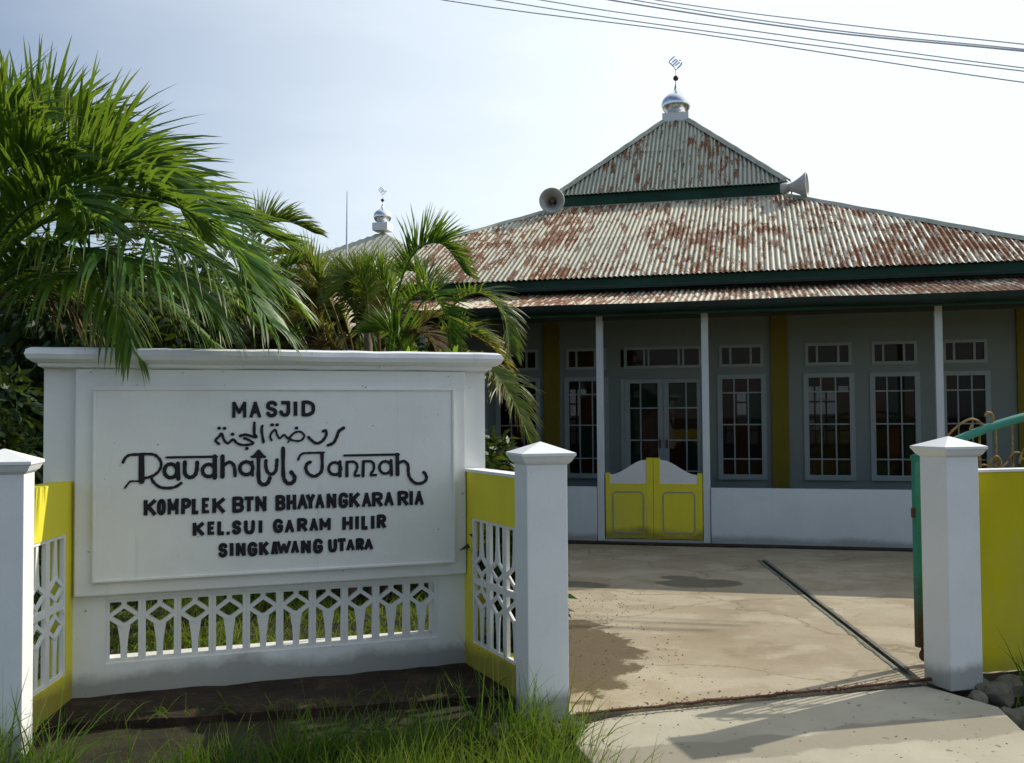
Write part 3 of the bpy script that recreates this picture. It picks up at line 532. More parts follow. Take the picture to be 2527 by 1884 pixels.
# ================================================================ GATE PILLARS, WINGS, FENCE
def pillar(corner, label, ang=16.5, w=.228, h=1.335, low=-.02):
    a = radians(ang); u = Vector((cos(a), sin(a), 0)); n = Vector((-sin(a), cos(a), 0))
    c = Vector((*corner, 0))+u*w/2+n*w/2
    t = tag(empty('gate_pillar', c, a), label, 'pillar', 'white gate pillars with pyramid caps')
    mb = MB(); mb.box(-w/2, w/2, -w/2, w/2, low, h); sh = mb.build('shaft', m_white, t, bevel=.006)
    mb = MB(); r = [(w/2+.002, h), (w/2+.018, h+.014), (w/2+.032, h+.040), (w/2+.038, h+.046), (w/2+.038, h+.060), (.004, h+.118)]
    for q, z in r: mb.v += [(-q, -q, z), (q, -q, z), (q, q, z), (-q, q, z)]
    for i in range(len(r)-1):
        for j in range(4): mb.f.append((i*4+j, i*4+(j+1) % 4, (i+1)*4+(j+1) % 4, (i+1)*4+j))
    k = (len(r)-1)*4; mb.f.append((k, k+1, k+2, k+3)); mb.f.append((3, 2, 1, 0)); mb.build('pyramid_cap', m_white, t)
    return t
pillar((.074, 5.255), 'white pillar at the left side of the open gateway, beside a yellow wing wall')
pillar((2.527, 5.805), 'white pillar at the right side of the open gateway, in front of the green gate edge')
FP = (-2.325, 4.74)
a_ = radians(14); pillar((FP[0]-.228*cos(a_), FP[1]-.228*sin(a_)), 'white pillar cut by the left edge of the photo, its side sunlit', ang=14)

wm = lattice_mesh('lattice_block', .25, .395, .024)
def wing(p_far, p_near, n_mod, far_margin, side, label, z0=.155, top=1.235, bot=-.03, topcap=True):
    """yellow wall from the sign (far) to a pillar (near); side +1: visible face looks to the left"""
    pf, pn = Vector((*p_far, 0)), Vector((*p_near, 0)); L = (pn-pf).length; a = atan2(pn.y-pf.y, pn.x-pf.x)
    t = tag(empty('wing_wall', pf, a), label, 'wall', 'yellow wing walls flanking the sign')
    y0, y1 = (-.11, 0) if side > 0 else (0, .11)
    lx0, lx1 = far_margin, far_margin+.25*n_mod; lz0, lz1 = z0, z0+.79
    mb = MB(); mb.box(0, lx0, y0, y1, bot, lz1); mb.box(lx1, L, y0, y1, bot, lz1); mb.box(lx0, lx1, y0, y1, bot, lz0); mb.box(0, L, y0+.001, y1-.001, lz1, top)
    mb.build('wall_body', m_yellow, t)
    for i in range(n_mod):
        for k in range(2):
            o = link('lattice_block', wm, t)
            pass
            if k == 0: o.location = (lx0+.25*(i+.5), (y0+.004) if side < 0 else (y1-.028), lz0)
            else: o.location = (lx0+.25*(i+.5), (y0+.004+.024) if side < 0 else (y1-.028+.024), lz1); o.rotation_euler = (pi, 0, 0)
    if topcap:
        mb = MB(); mb.box(0, L, y0-.006, y1+.006, top, top+.018); mb.build('coping', m_white, t)
    return t
wing((-.335, 6.53), (.135, 5.50), 3, .17, -1, 'yellow wing wall with white lattice between the sign and the middle pillar')
wing((-2.53, 5.74), (-2.475, 4.93), 2, .10, 1, 'yellow wing wall with white lattice joining the sign to the leftmost pillar', topcap=False)
# yellow wall right of the gateway
yo = FN.w(2.72, .12, 0)
yw = tag(empty('boundary_wall', yo, FN.a), 'plain yellow boundary wall running right from the gateway pillar', 'wall')
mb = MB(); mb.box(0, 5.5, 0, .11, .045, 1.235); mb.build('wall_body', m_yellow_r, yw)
mb = MB(); mb.box(0, 5.5, -.006, .116, 1.235, 1.250); mb.build('coping', m_white, yw)

# rubble footings
def stones(label, pts, seed, rr=(.07, .15)):
    rnd = random.Random(seed); c = Vector(pts[0][:3]); t = tag(empty('stone_footing', (c.x, c.y, -.3)), label, 'footing', 'rubble stone footings under the fence')
    for (x, y, z, r) in pts:
        bm = bmesh.new(); bmesh.ops.create_icosphere(bm, subdivisions=2, radius=r); s_ = Vector((rnd.uniform(1, 1.4), rnd.uniform(.8, 1.1), rnd.uniform(.75, 1.1))); o_ = Vector((rnd.random()*9,)*3)
        for v in bm.verts:
            v.co = Vector((v.co.x*s_.x, v.co.y*s_.y, v.co.z*s_.z)); q = v.co/r
            for ax in range(3): v.co[ax] = max(-r*.85*s_[ax], min(r*.85*s_[ax], v.co[ax]))
            v.co += v.co.normalized()*noise.noise(q*1.2+o_)*r*.35
        me = bpy.data.meshes.new('stone'); bm.to_mesh(me); bm.free(); me.materials.append(m_stone)
        o = link('stone', me, t); o.location = (x-c.x, y-c.y, z+.3); o.rotation_euler = (rnd.uniform(-.3, .3), rnd.uniform(-.3, .3), rnd.uniform(0, 3))
    return t
P_ = []
rnd = random.Random(3)
for i in range(5):
    for k in range(3):
        q = FN.w(-.16+i*.105, .0+rnd.uniform(-.03, .03)-k*.03, 0); P_.append((q.x, q.y, -.075-.12*k, rnd.uniform(.06, .085)))
stones('rubble stone footing under the pillar left of the gateway', P_, 1)
P_ = []
for i in range(16):
    for k in range(2):
        q = FN.w(2.74+i*.19+rnd.uniform(-.03, .03), .06+rnd.uniform(-.03, .03)-k*.09, 0); P_.append((q.x, q.y, -.05-.17*k, rnd.uniform(.09, .13)))
for (x, y, z, r) in ((2.66, 5.76, -.05, .055), (2.80, 5.83, -.05, .08), (2.88, 5.64, -.16, .11), (2.75, 5.60, -.12, .07)): P_.append((x, y, z, r))
stones('rubble stone footing under the yellow boundary wall right of the gateway', P_, 2)
P_ = []
for i in range(5):
    for k in range(3): q = Vector((-2.62+i*.10, 4.70+i*.02, 0)); P_.append((q.x, q.y, -.09-.12*k, rnd.uniform(.06, .08)))
stones('rubble stone footing under the leftmost pillar', P_, 4)
# mossy stepped plinth before the sign
pl = tag(empty('sign_plinth', (0, 0, 0)), 'dark mossy stepped concrete plinth below the white sign', 'plinth')
def rough_slab(name, poly, z0, z1, parent, m, seed):
    n_ = 26; mb = MB(); A, Bq, Cq, D = [Vector((*p, 0)) for p in poly]   # A front-left, B front-right, C back-right, D back-left
    rows = 10
    for j in range(rows+1):
        for i in range(n_+1):
            p = A.lerp(Bq, i/n_).lerp(D.lerp(Cq, i/n_), j/rows); nn = noise.noise(Vector((p.x*5, p.y*5, seed)))
            e = .03*noise.noise(Vector((p.x*4, seed, 0))) if j == 0 else 0
            mb.v.append((p.x+FN.n.x*e, p.y+FN.n.y*e, z1+nn*.014-(.012 if j == 0 else 0)))
    for j in range(rows):
        for i in range(n_): k = j*(n_+1)+i; mb.f.append((k, k+1, k+n_+2, k+n_+1))
    k0 = len(mb.v)
    for i in range(n_+1): v = mb.v[i]; mb.v.append((v[0], v[1], z0))
    for i in range(n_): mb.f.append((k0+i, k0+i+1, i+1, i))
    return mb.build(name, m, parent)
rough_slab('step', [(-2.50, 5.27), (-.02, 5.80), (.02, 6.9), (-2.75, 6.0)], -.30, -.004, pl, m_moss, 1)
rough_slab('step', [(-2.42, 5.02), (.03, 5.56), (-.02, 5.90), (-2.52, 5.34)], -.48, -.16, pl, m_moss, 5)

# ---------------------------------------------------------------- sliding gate, pushed open behind the right wall
go = FN.w(2.50, .50, 0); go = Vector((2.545, 6.33, 0))
gate = tag(empty('sliding_gate', go, FN.a), 'arched teal green sliding gate pushed open behind the right wall', 'gate')
def gtop(x): return 1.30+.315*max(0, 1-((x-1.35)/1.35)**2)**1.15
for xs_ in (0, 2.655): mb = MB(); mb.box(xs_, xs_+.045, -.02, .02, .115, 1.30); mb.build('stile', m_gate, gate)
mb = MB(); mb.box(.045, 2.655, -.018, .018, .115, .155); mb.build('bottom_rail', m_gate, gate)
mb = MB(); mb.tube([(x, 0, gtop(x)) for x in [i*.09 for i in range(31)]], .029, 10); mb.build('top_rail', m_gate, gate, smooth=True)
for i in range(1, 22):
    x = i*.122; mb = MB(); mb.tube([(x, 0, .15), (x, 0, gtop(x)-.01)], .0075, 6); mb.build('bar', m_iron, gate)
for x in (.06, 2.6):
    mb = MB(); mb.lathe([(0, -.014), (.035, -.014), (.042, -.006), (.036, 0), (.042, .006), (.035, .014), (0, .014)], 20, axis=(0, 1, 0), origin=(x, 0, .062)); mb.build('wheel', m_rust, gate)
    mb = MB(); mb.box(x-.018, x+.018, -.018, .018, .07, .115); mb.build('wheel_bracket', m_rust, gate)
def scroll(cx, cz, r, turns, flip=1, tail=None, rot=0):
    pts = []
    for i in range(22): t = i/21; a = rot+turns*2*pi*t; rr_ = r*(.28+.72*t); pts.append((cx+flip*rr_*cos(a), -.001, cz+rr_*sin(a)))
    if tail: pts += tail
    return pts
mb = MB(); mb.tube(spline([(.21, 0, 1.39), (.27, 0, 1.46), (.35, 0, 1.52), (.42, 0, 1.55), (.475, 0, 1.54), (.505, 0, 1.505), (.49, 0, 1.465), (.44, 0, 1.46), (.42, 0, 1.49), (.44, 0, 1.515)], 4), .008, 6); mb.build('scroll', m_iron, gate, smooth=True)
mb = MB(); mb.tube(spline([(.48, 0, 1.54), (.52, 0, 1.505), (.555, 0, 1.50), (.59, 0, 1.55), (.58, 0, 1.585), (.545, 0, 1.59), (.535, 0, 1.565)], 4), .009, 6); mb.build('scroll', m_iron, gate, smooth=True)
mb = MB(); mb.tube(spline([(2.22, 0, 1.55), (2.30, 0, 1.55), (2.40, 0, 1.50), (2.46, 0, 1.43), (2.50, 0, 1.37)], 4), .008, 6); mb.build('scroll', m_iron, gate, smooth=True)
for i in range(11):
    x = .244*i+.06; zc = gtop(x+.06)-.21
    mb = MB(); mb.tube(spline([(x-.02, -.01, zc-.10), (x+.0, -.01, zc-.03), (x+.05, -.01, zc+.01), (x+.085, -.01, zc-.02), (x+.07, -.01, zc-.06), (x+.04, -.01, zc-.045), (x+.045, -.01, zc-.02)], 4), .0085, 6)
    mb.tube(spline([(x-.01, -.012, zc-.06), (x+.06, -.012, zc-.075), (x+.13, -.012, zc-.03), (x+.18, -.012, zc+.03), (x+.225, -.012, zc+.03)], 4), .007, 6); mb.build('scroll', m_iron, gate, smooth=True)
mb = MB(); mb.box(-.012, 0, -.014, .014, .93, .99); mb.build('latch', m_rust, gate)

# ================================================================ MOSQUE
mq = tag(empty('mosque', BD.o, BD.a), 'white veranda mosque with two-tier rusty corrugated hip roof', 'mosque')
def bx(name, m, *b, bevel=0, parent=mq):
    mb = MB(); mb.box(*b); return mb.build(name, m, parent, bevel=bevel)
UL, UR = -3.6, 6.0
# parapet
bx('parapet', m_parapet, UL, .395, 0, .11, 0, .688, bevel=.006)
bx('parapet', m_parapet, 1.80, 8.8, 0, .11, 0, .688, bevel=.006)
for u in (-3.55, -1.9, .445, 1.75, 4.43, 8.7): bx('post', m_post, u-.042, u+.042, .012, .096, 0 if u in (.445, 1.75) else .688, 2.86, bevel=.005)
bx('floor', m_dark, UL, 8.8, .111, 1.6, 0, .05)
bx('threshold', m_white, .49, 1.705, -.03, .10, 0, .045, bevel=.004)
# veranda swing gate
for (a, b, s) in ((.505, 1.098, 1), (1.102, 1.70, -1)):
    def X(t): return a+(b-a)*t if s > 0 else b-(b-a)*t
    leafp = mq
    mb = MB(); N = 16; top = lambda t: .84+.20*(sin((t-.5)*pi)*.5+.5)
    poly = []
    for i in range(N+1): t = .10+.76*i/N; poly.append((X(t), .845+.185*(.5-.5*cos(pi*i/N))))
    base_ = [(X(.86), .055), (X(.10), .055)]
    poly = (poly+base_); poly = poly if s < 0 else poly[::-1]
    mb.prism(poly, .024, .046); g_ = mb.build('veranda_gate', m_white, mq)
    mb = MB(); q = sorted((X(0), X(.10))); mb.box(q[0], q[1], .018, .052, .05, .865); mb.build('stile', m_yellow, g_, bevel=.004)
    mb = MB(); q = sorted((X(.86), X(1))); mb.box(q[0], q[1], .018, .052, .05, 1.055); mb.build('stile', m_yellow, g_, bevel=.004)
    mb = MB(); q = sorted((X(.101), X(.859))); mb.box(q[0], q[1], .0185, .0235, .056, .735); mb.build('lower_panel', m_yellow, g_)
    q0, q1 = X(.16), X(.80); q0, q1 = min(q0, q1), max(q0, q1)
    pts = [(q0+.03, .13), (q1-.03, .13), (q1, .16), (q1, .60), (q1-.03, .63), (q0+.03, .63), (q0, .60), (q0, .16), (q0+.03, .13)]
    mb = MB(); mb.ribbon([p for p in pts], .016, .0145, .019, caps=False); mb.build('panel_border', m_frame, g_)
# front wall with openings
WINS = [(-2.95, -2.40), (-2.05, -1.50), (-1.265, -.72), (-.25, .27), (1.895, 2.43), (3.035, 3.575), (3.885, 4.395), (4.765, 5.25)]
DOOR = (.50, 1.68)
D0 = 1.6; TW = .14; WB, WT, TB, TT, HW = .755, 2.08, 2.265, 2.51, 3.40
segs = sorted(WINS+[DOOR])
cur = UL
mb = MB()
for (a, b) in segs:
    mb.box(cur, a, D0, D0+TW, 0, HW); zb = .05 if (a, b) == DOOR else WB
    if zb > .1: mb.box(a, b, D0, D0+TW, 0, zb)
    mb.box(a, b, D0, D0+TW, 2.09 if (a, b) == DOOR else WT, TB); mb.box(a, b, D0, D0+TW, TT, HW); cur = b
mb.box(cur, 8.8, D0, D0+TW, 0, HW); mb.box(6.05, 8.8, D0, D0+TW, HW, HW+.24)  # raised strip at far right is unseen, added to stop sun leaking onto the yard
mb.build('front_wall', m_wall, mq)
for (a, b) in ((-.60, -.375), (2.555, 2.78), (-2.36, -2.12), (5.62, 5.85)): bx('pilaster', m_wallyellow, a, b, D0-.05, D0, 0, HW-.02, bevel=.005)
PC = [0, .31, .66, 1]; PR = [0, .165, .52, .85, 1]
rg = random.Random(12)
def window(a, b):
    wd = b-a; hh = WT-WB
    mb = MB(); f = .028; y0, y1 = D0-.018, D0+.05
    mb.box(a-.058, a+f-.02, y0, y1, WB-.03, WT+.05); mb.box(b-f+.02, b+.058, y0, y1, WB-.03, WT+.05)
    mb.box(a+f-.02, b-f+.02, y0, y1, WT-f+.02, WT+.05); mb.box(a+f-.02, b-f+.02, y0, y1, WB-.03, WB+f-.02)
    for c in PC[1:3]: mb.box(a+wd*c-.009, a+wd*c+.009, D0+.004, D0+.035, WB+.008, WT-.008)
    for r in PR[1:4]: mb.box(a+.008, b-.008, D0+.0055, D0+.0335, WB+hh*r-.009, WB+hh*r+.009)
    wnd = mb.build('window', m_frame, mq)
    for i in range(3):
        for j in range(4):
            k = 0 if (rg.random() < .45 and j in (1, 2, 3)) else rg.choice((1, 2, 3, 1, 0))
            mb = MB(); mb.box(a+wd*PC[i]+.009, a+wd*PC[i+1]-.009, D0+.017, D0+.021, WB+hh*PR[j]+.009, WB+hh*PR[j+1]-.009); p = mb.build('pane', m_glass[k], wnd)
    mb = MB(); mb.box(a-.06, b+.06, D0-.06, D0-.0185, WB-.06, WB-.03); mb.build('sill', m_frame, wnd)
    transom(a, b, (0, .23, .74, 1))
def transom(a, b, cols):
    mb = MB(); y0, y1 = D0-.015, D0+.05; wd = b-a
    mb.box(a-.03, a+.01, y0, y1, TB-.03, TT+.03); mb.box(b-.01, b+.03, y0, y1, TB-.03, TT+.03); mb.box(a+.01, b-.01, y0, y1, TT-.01, TT+.03); mb.box(a+.01, b-.01, y0, y1, TB-.03, TB+.01)
    for c in cols[1:-1]: mb.box(a+wd*c-.014, a+wd*c+.014, D0-.005, D0+.035, TB+.01, TT-.01)
    w2 = mb.build('transom', m_frame, mq)
    for i in range(len(cols)-1):
        mb = MB(); mb.box(a+wd*cols[i]+.012, a+wd*cols[i+1]-.012, D0+.017, D0+.021, TB+.008, TT-.008); mb.build('pane', m_glass[1 if i % 2 == 0 else 3], w2)
for (a, b) in WINS: window(a, b)
transom(.58, 1.60, (0, .25, .31, .72, .78, 1))
# double entrance door with glazed leaves
for (a, b, s) in ((.55, 1.088, 1), (1.092, 1.63, -1)):
    mb = MB(); y0, y1 = D0+.03, D0+.07; ga, gb = a+.075, b-.075
    mb.box(a, ga, y0, y1, .05, 2.09); mb.box(gb, b, y0, y1, .05, 2.09); mb.box(ga, gb, y0, y1, 2.03, 2.09); mb.box(ga, gb, y0, y1, .05, .40)
    mc = ga+(gb-ga)*(.38 if s > 0 else .62)
    mb.box(mc-.01, mc+.01, y0+.004, y1-.004, .40, 2.03)
    zs = [.40, .80, 1.23, 1.68, 2.03] if True else []
    n0 = len(mb.v)
    for z in zs[1:-1]: mb.box(ga, gb, y0+.006, y1-.006, z-.01, z+.01)
    dr = mb.build('door', m_frame, mq)
    for (c0_, c1_) in ((ga, mc-.01), (mc+.01, gb)):
        for j in range(4):
            q = MB(); q.box(c0_, c1_, D0+.048, D0+.052, zs[j]+.01, zs[j+1]-.01); q.build('pane', m_glass[1 if (c1_-c0_) > .2 and j in (0, 1, 2) else rg.choice((2, 3))], dr)
    hx = b-.045 if s > 0 else a+.045
    q = MB(); q.box(hx-.012, hx+.012, y0-.03, y0-.001, 1.12, 1.24); q.build('handle', m_ball, dr)
bx('door_frame', m_frame, DOOR[0], .549, D0-.01, D0+.1, .05, 2.09); bx('door_frame', m_frame, 1.631, DOOR[1], D0-.01, D0+.1, .05, 2.09)
# other walls, interior
bx('side_wall', m_wall, UL, UL+.14, D0+TW, 11.2, 0, HW); bx('side_wall', m_wall, UR-.14, UR, D0+TW, 11.2, 0, HW)
mb = MB(); cur = UL; Yb = 11.2
for (a, b) in [(-2.6, -1.6), (-.9, .1), (1.4, 2.4), (3.4, 4.4)]:
    mb.box(cur, a, Yb, Yb+.14, 0, HW); mb.box(a, b, Yb, Yb+.14, 0, .9); mb.box(a, b, Yb, Yb+.14, 2.2, HW); cur = b
mb.box(cur, UR, Yb, Yb+.14, 0, HW); mb.build('back_wall', m_wall, mq)
for (a, b) in [(-2.6, -1.6), (-.9, .1), (1.4, 2.4), (3.4, 4.4)]:
    mb = MB()
    for k in range(5): mb.box(a+k*.25-.02, a+k*.25+.02, Yb+.05, Yb+.09, .9, 2.2)
    for z in (1.2, 1.5, 1.85): mb.box(a, b, Yb+.052, Yb+.088, z-.02, z+.02)
    bw_ = mb.build('back_window', m_frame, mq); mb = MB(); mb.box(a, b, Yb+.067, Yb+.072, .9, 2.2); mb.build('pane', m_glass[0], bw_)
bx('interior_floor', m_dark, UL+.14, UR-.14, D0+TW, Yb, 0, .06); bx('ceiling', m_dark, UL+.14, UR-.14, D0+TW, Yb, 3.1, 3.14)
# a side wall closes the veranda far right, a mustard end board at the frame edge
# soffits
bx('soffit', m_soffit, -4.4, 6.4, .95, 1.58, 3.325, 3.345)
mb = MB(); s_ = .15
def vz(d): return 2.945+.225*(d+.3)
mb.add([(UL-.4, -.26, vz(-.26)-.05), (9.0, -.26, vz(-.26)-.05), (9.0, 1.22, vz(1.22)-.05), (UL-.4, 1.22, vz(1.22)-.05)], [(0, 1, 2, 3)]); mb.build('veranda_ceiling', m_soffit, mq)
bx('eave_beam', m_soffit, UL-.3, 9.0, .014, .094, 2.78, 2.90)
# gutter and fascia of the veranda
mb = MB(); prof = [(.0, 2.935), (.005, 2.88), (.03, 2.845), (.07, 2.83), (.11, 2.845), (.13, 2.88), (.135, 2.94)]
n = len(prof); us = [UL-.5+i*1.02 for i in range(14)]
for i, u in enumerate(us):
    sg_ = .006*sin(i*2.1)
    for (y, z) in prof: mb.v.append((u, -.47+y, z+sg_))
for i in range(len(us)-1):
    for j in range(n-1): mb.f.append((i*n+j, i*n+j+1, (i+1)*n+j+1, (i+1)*n+j))
mb.build('gutter', m_gutter, mq, smooth=True)
bx('fascia', m_green, UL-.5, 9.1, -.33, -.305, 2.80, 2.945)

# ---- corrugated roofs
PITCH = .0735; AMP = .0095
def corr_sheet(u0, u1, t0, t1, uL, uR, d_e, z_e, slope, tmax, parent, m, name='roof_sheet', lift=0, hip=True, rows=3, orient=None):
    """one corrugated sheet of a roof face whose eave runs from uL to uR; t is the plan distance up the slope"""
    nseg = max(2, round((u1-u0)/PITCH*8)); mb = MB(); ch = sqrt(1+slope*slope)
    grid = []
    for i in range(nseg+1):
        u = u0+(u1-u0)*i/nseg; lim = min(tmax, u-uL, uR-u) if hip else tmax; col_ = []
        for j in range(rows+1):
            t = t0+(t1-t0)*j/rows; t = max(min(t, lim), min(t0, lim)); col_.append((u, t))
        grid.append(col_)
    # object space: x along the eave, y up the slope, z off the sheet
    for c in grid:
        for (u, t) in c:
            h = AMP*sin(2*pi*u/PITCH)+lift+(.006 if False else 0)
            mb.v.append((u, t*ch, h))
    for i in range(nseg):
        for j in range(rows):
            k = i*(rows+1)+j; a, b = grid[i][j], grid[i][j+1]; c, d = grid[i+1][j], grid[i+1][j+1]
            if abs(a[1]-b[1])+abs(c[1]-d[1]) < 1e-4: continue
            mb.f.append((k, k+rows+1, k+rows+2, k+1))
    if not mb.f: return
    o = mb.build(name, m, parent, smooth=True); o.location = (0, d_e, z_e); o.rotation_euler = (atan2(slope, 1), 0, 0)
    if orient: o.matrix_local = orient @ o.matrix_basis if False else orient @ (Matrix.Translation((0, d_e, z_e)) @ Matrix.Rotation(atan2(slope, 1), 4, 'X'))
    return o
UC, DC = .965, 6.48; HWID = 5.58; ZE = 3.462; SL = .475; TB_ = 3.65
uL, uR = UC-HWID, UC+HWID; dE = DC-HWID
def roof_face(uL, uR, dE, zE, sl, tmax, tjoins, m, sw=.735, hip=True, orient=None, name='roof_sheet'):
    ov = .10; i = 0; u = uL
    while u < uR-.02:
        u1 = min(u+sw, uR)
        for k in range(len(tjoins)-1):
            corr_sheet(u, min(u1+.02, uR), tjoins[k]-(ov if k else 0), tjoins[k+1], uL, uR, dE, zE, sl, tmax, mq, m, lift=.004*(k)+(.003 if i % 2 else 0), hip=hip, rows=4 if hip else 2, orient=orient, name=name)
        u = u1; i += 1
roof_face(uL, uR, dE, ZE, SL, TB_, [-.03, 1.85, TB_], m_roof)
def turn(q): return Matrix.Translation((UC, DC, 0)) @ Matrix.Rotation(q*pi/2, 4, 'Z') @ Matrix.Translation((-UC, -DC, 0))
for q in (1, 2, 3): corr_sheet(uL, uR, -.03, TB_, uL, uR, dE, ZE, SL, TB_, mq, m_roof, name='roof_side', rows=6, orient=turn(q))
# veranda roof
u = UL-.5
i = 0
while u < 9.1:
    corr_sheet(u, min(u+.755, 9.12), -.06, 1.50, 0, 0, -.3, 2.945, .225, 5, mq, m_roof_low, lift=.003*(i % 2), hip=False, rows=2); u += .735; i += 1
# fascia boards round the main eave
def square_boards(hw, z0, z1, th, name, m):
    for q in range(4):
        mb = MB(); mb.box(UC-hw, UC+hw-.001, DC-hw, DC-hw+th, z0, z1); o = mb.build(name, m, mq); o.matrix_local = turn(q)
square_boards(HWID-.06, 3.30, 3.445, .025, 'fascia', m_green)
# upper pyramid
W2 = 1.94; Z2 = 5.43; SL2 = (7.315-5.43)/1.94
square_boards(W2-.07, 5.22, 5.41, .02, 'fascia', m_green)
u2L, u2R, d2 = UC-W2, UC+W2, DC-W2
u = u2L; i = 0
while u < u2R-.01:
    u1 = min(u+.735, u2R)
    for k, (ta, tb) in enumerate(((-.02, 1.0), (.92, 1.94))): corr_sheet(u, min(u1+.015, u2R), ta, tb, u2L, u2R, d2, Z2, SL2, W2, mq, m_roof_top, lift=.003*k+(.002 if i % 2 else 0), rows=5)
    u = u1; i += 1
for q in (1, 2, 3): corr_sheet(u2L, u2R, -.02, W2, u2L, u2R, d2, Z2, SL2, W2, mq, m_roof_top, name='roof_side', rows=8, orient=turn(q))
# hip and ridge caps
def hipcap(p0, p1, r=.05, m=m_ridge):
    p0, p1 = Vector(p0), Vector(p1); d = (p1-p0).normalized(); s = d.cross(Vector((0, 0, 1))).normalized(); up = s.cross(d)
    mb = MB(); nn = 14; pr = [(-1.6, -.75), (-.8, -.05), (-.35, .30), (.35, .30), (.8, -.05), (1.6, -.75)]
    for i in range(nn+1):
        c = p0.lerp(p1, i/nn)+up*(.016+.006*(i % 2))
        for a, b in pr: mb.v.append(tuple(c+s*a*r+up*b*r))
    for i in range(nn):
        for j in range(5): k = i*6+j; mb.f.append((k, k+1, k+7, k+6))
    mb.build('ridge_cap', m, mq)
for sx, sy in ((-1, -1), (1, -1), (-1, 1), (1, 1)):
    hipcap((UC+sx*(HWID+.02), DC+sy*(HWID+.02), ZE), (UC+sx*(HWID-TB_), DC+sy*(HWID-TB_), ZE+SL*TB_), .055)
    hipcap((UC+sx*(W2+.02), DC+sy*(W2+.02), Z2), (UC+sx*.24, DC+sy*.24, Z2+SL2*(W2-.24)), .055)
# clerestory between the tiers
square_boards(1.70, 4.9, 5.5, .05, 'clerestory_wall', m_soffit)
mb = MB(); mb.box(UC-1.93, UC+1.93, DC-1.92, DC-1.78, ZE+SL*3.65-.02, ZE+SL*3.65+.02); mb.build('flashing', m_ridge, mq)
# pedestal and dome
def dome(parent, c, s=1.0):
    x, y, z = c
    mb = MB(); mb.box(x-.245*s, x+.245*s, y-.245*s, y+.245*s, z-.10*s, z+.14*s); d = mb.build('pedestal', m_white, parent, bevel=.008)
    mb = MB(); prof = [(.17, .14), (.17, .175), (.185, .19), (.228, .225), (.265, .285), (.279, .335), (.274, .390), (.250, .455), (.205, .510), (.145, .555), (.082, .59), (.045, .625), (.030, .68), (.018, .74), (.010, .80), (.001, .80)]
    mb.lathe([(r*s, h*s) for r, h in prof], 36, origin=(x, y, z)); dd = mb.build('dome', m_steel, parent, smooth=True)
    mb = MB(); mb.lathe([(.001, -.052*s)]+[(.052*s*sin(pi*i/10), -.052*s*cos(pi*i/10)) for i in range(1, 10)]+[(.001, .052*s)], 16, origin=(x, y, z+.86*s)); mb.build('finial_ball', m_ball, parent, smooth=True)
    mb = MB(); mb.tube([(x, y, z+.79*s), (x, y, z+1.06*s)], .008*s, 6)
    cz = z+1.15*s
    for pts in ([(-.02, .13), (-.07, .09), (-.115, .045), (-.10, .01), (-.06, -.035), (-.02, -.075), (0, -.12)], [(.0, -.12), (.05, -.085), (.09, -.045), (.115, 0), (.10, .03), (.07, .055)],
                [(-.07, .02), (-.02, .055), (.02, .075)], [(-.045, -.025), (0, .012), (.045, .045)], [(-.01, -.05), (.035, -.018), (.075, .01)]):
        mb.tube([(x+a*s, y, cz+b*s) for a, b in spline(pts, 3)], .0165*s, 6)
    mb.build('emblem', m_steel, parent)
dome(mq, (UC, DC, 7.10))

# ---------------------------------------------------------------- horn loudspeakers
def horn(u, d, z, ax, label, r=.20, post_to=None):
    c = BD.w(u, d, z); t = tag(empty('loudspeaker', c, 0), label, 'loudspeaker', 'horn loudspeakers on the roof')
    ax = Vector(ax).normalized()
    pr = [(r*1.04, .0), (r*1.05, .006), (r*.98, .012), (r*.80, -.05), (r*.58, -.12), (r*.40, -.19), (r*.28, -.25), (r*.26, -.27)]
    mb = MB(); mb.lathe(pr, 32, axis=ax)
    out = [(r*1.05, .006), (r*1.06, -.006), (r*.84, -.06), (r*.62, -.13), (r*.44, -.20), (r*.33, -.26), (r*.33, -.30), (.001, -.30)]
    mb.lathe(out, 32, axis=ax); mb.build('bell', m_horn, t, smooth=True)
    mb = MB(); mb.lathe([(.001, -.06), (r*.14, -.07), (r*.18, -.10), (r*.18, -.24), (r*.26, -.27)], 16, axis=ax); mb.build('reflex_cone', m_horn_in, t, smooth=True)
    mb = MB(); mb.lathe([(.001, -.42), (r*.38, -.41), (r*.42, -.38), (r*.42, -.29), (.001, -.29)], 20, axis=ax); mb.build('driver', m_horn, t, smooth=True)
    q = -ax*.24; mb = MB(); mb.tube([tuple(q), tuple(q+Vector((0, 0, -.16))), tuple(q+Vector((.10, .25, -.34)))], .012, 6); mb.build('bracket', m_horn, t)
horn(-.965, 4.06, 5.235, (-.10, -1, -.10), 'grey horn loudspeaker facing the viewer at the left roof corner', .205)
horn(3.20, 4.28, 5.28, (.93, -.42, .03), 'grey horn loudspeaker seen from the side at the right roof corner', .205)

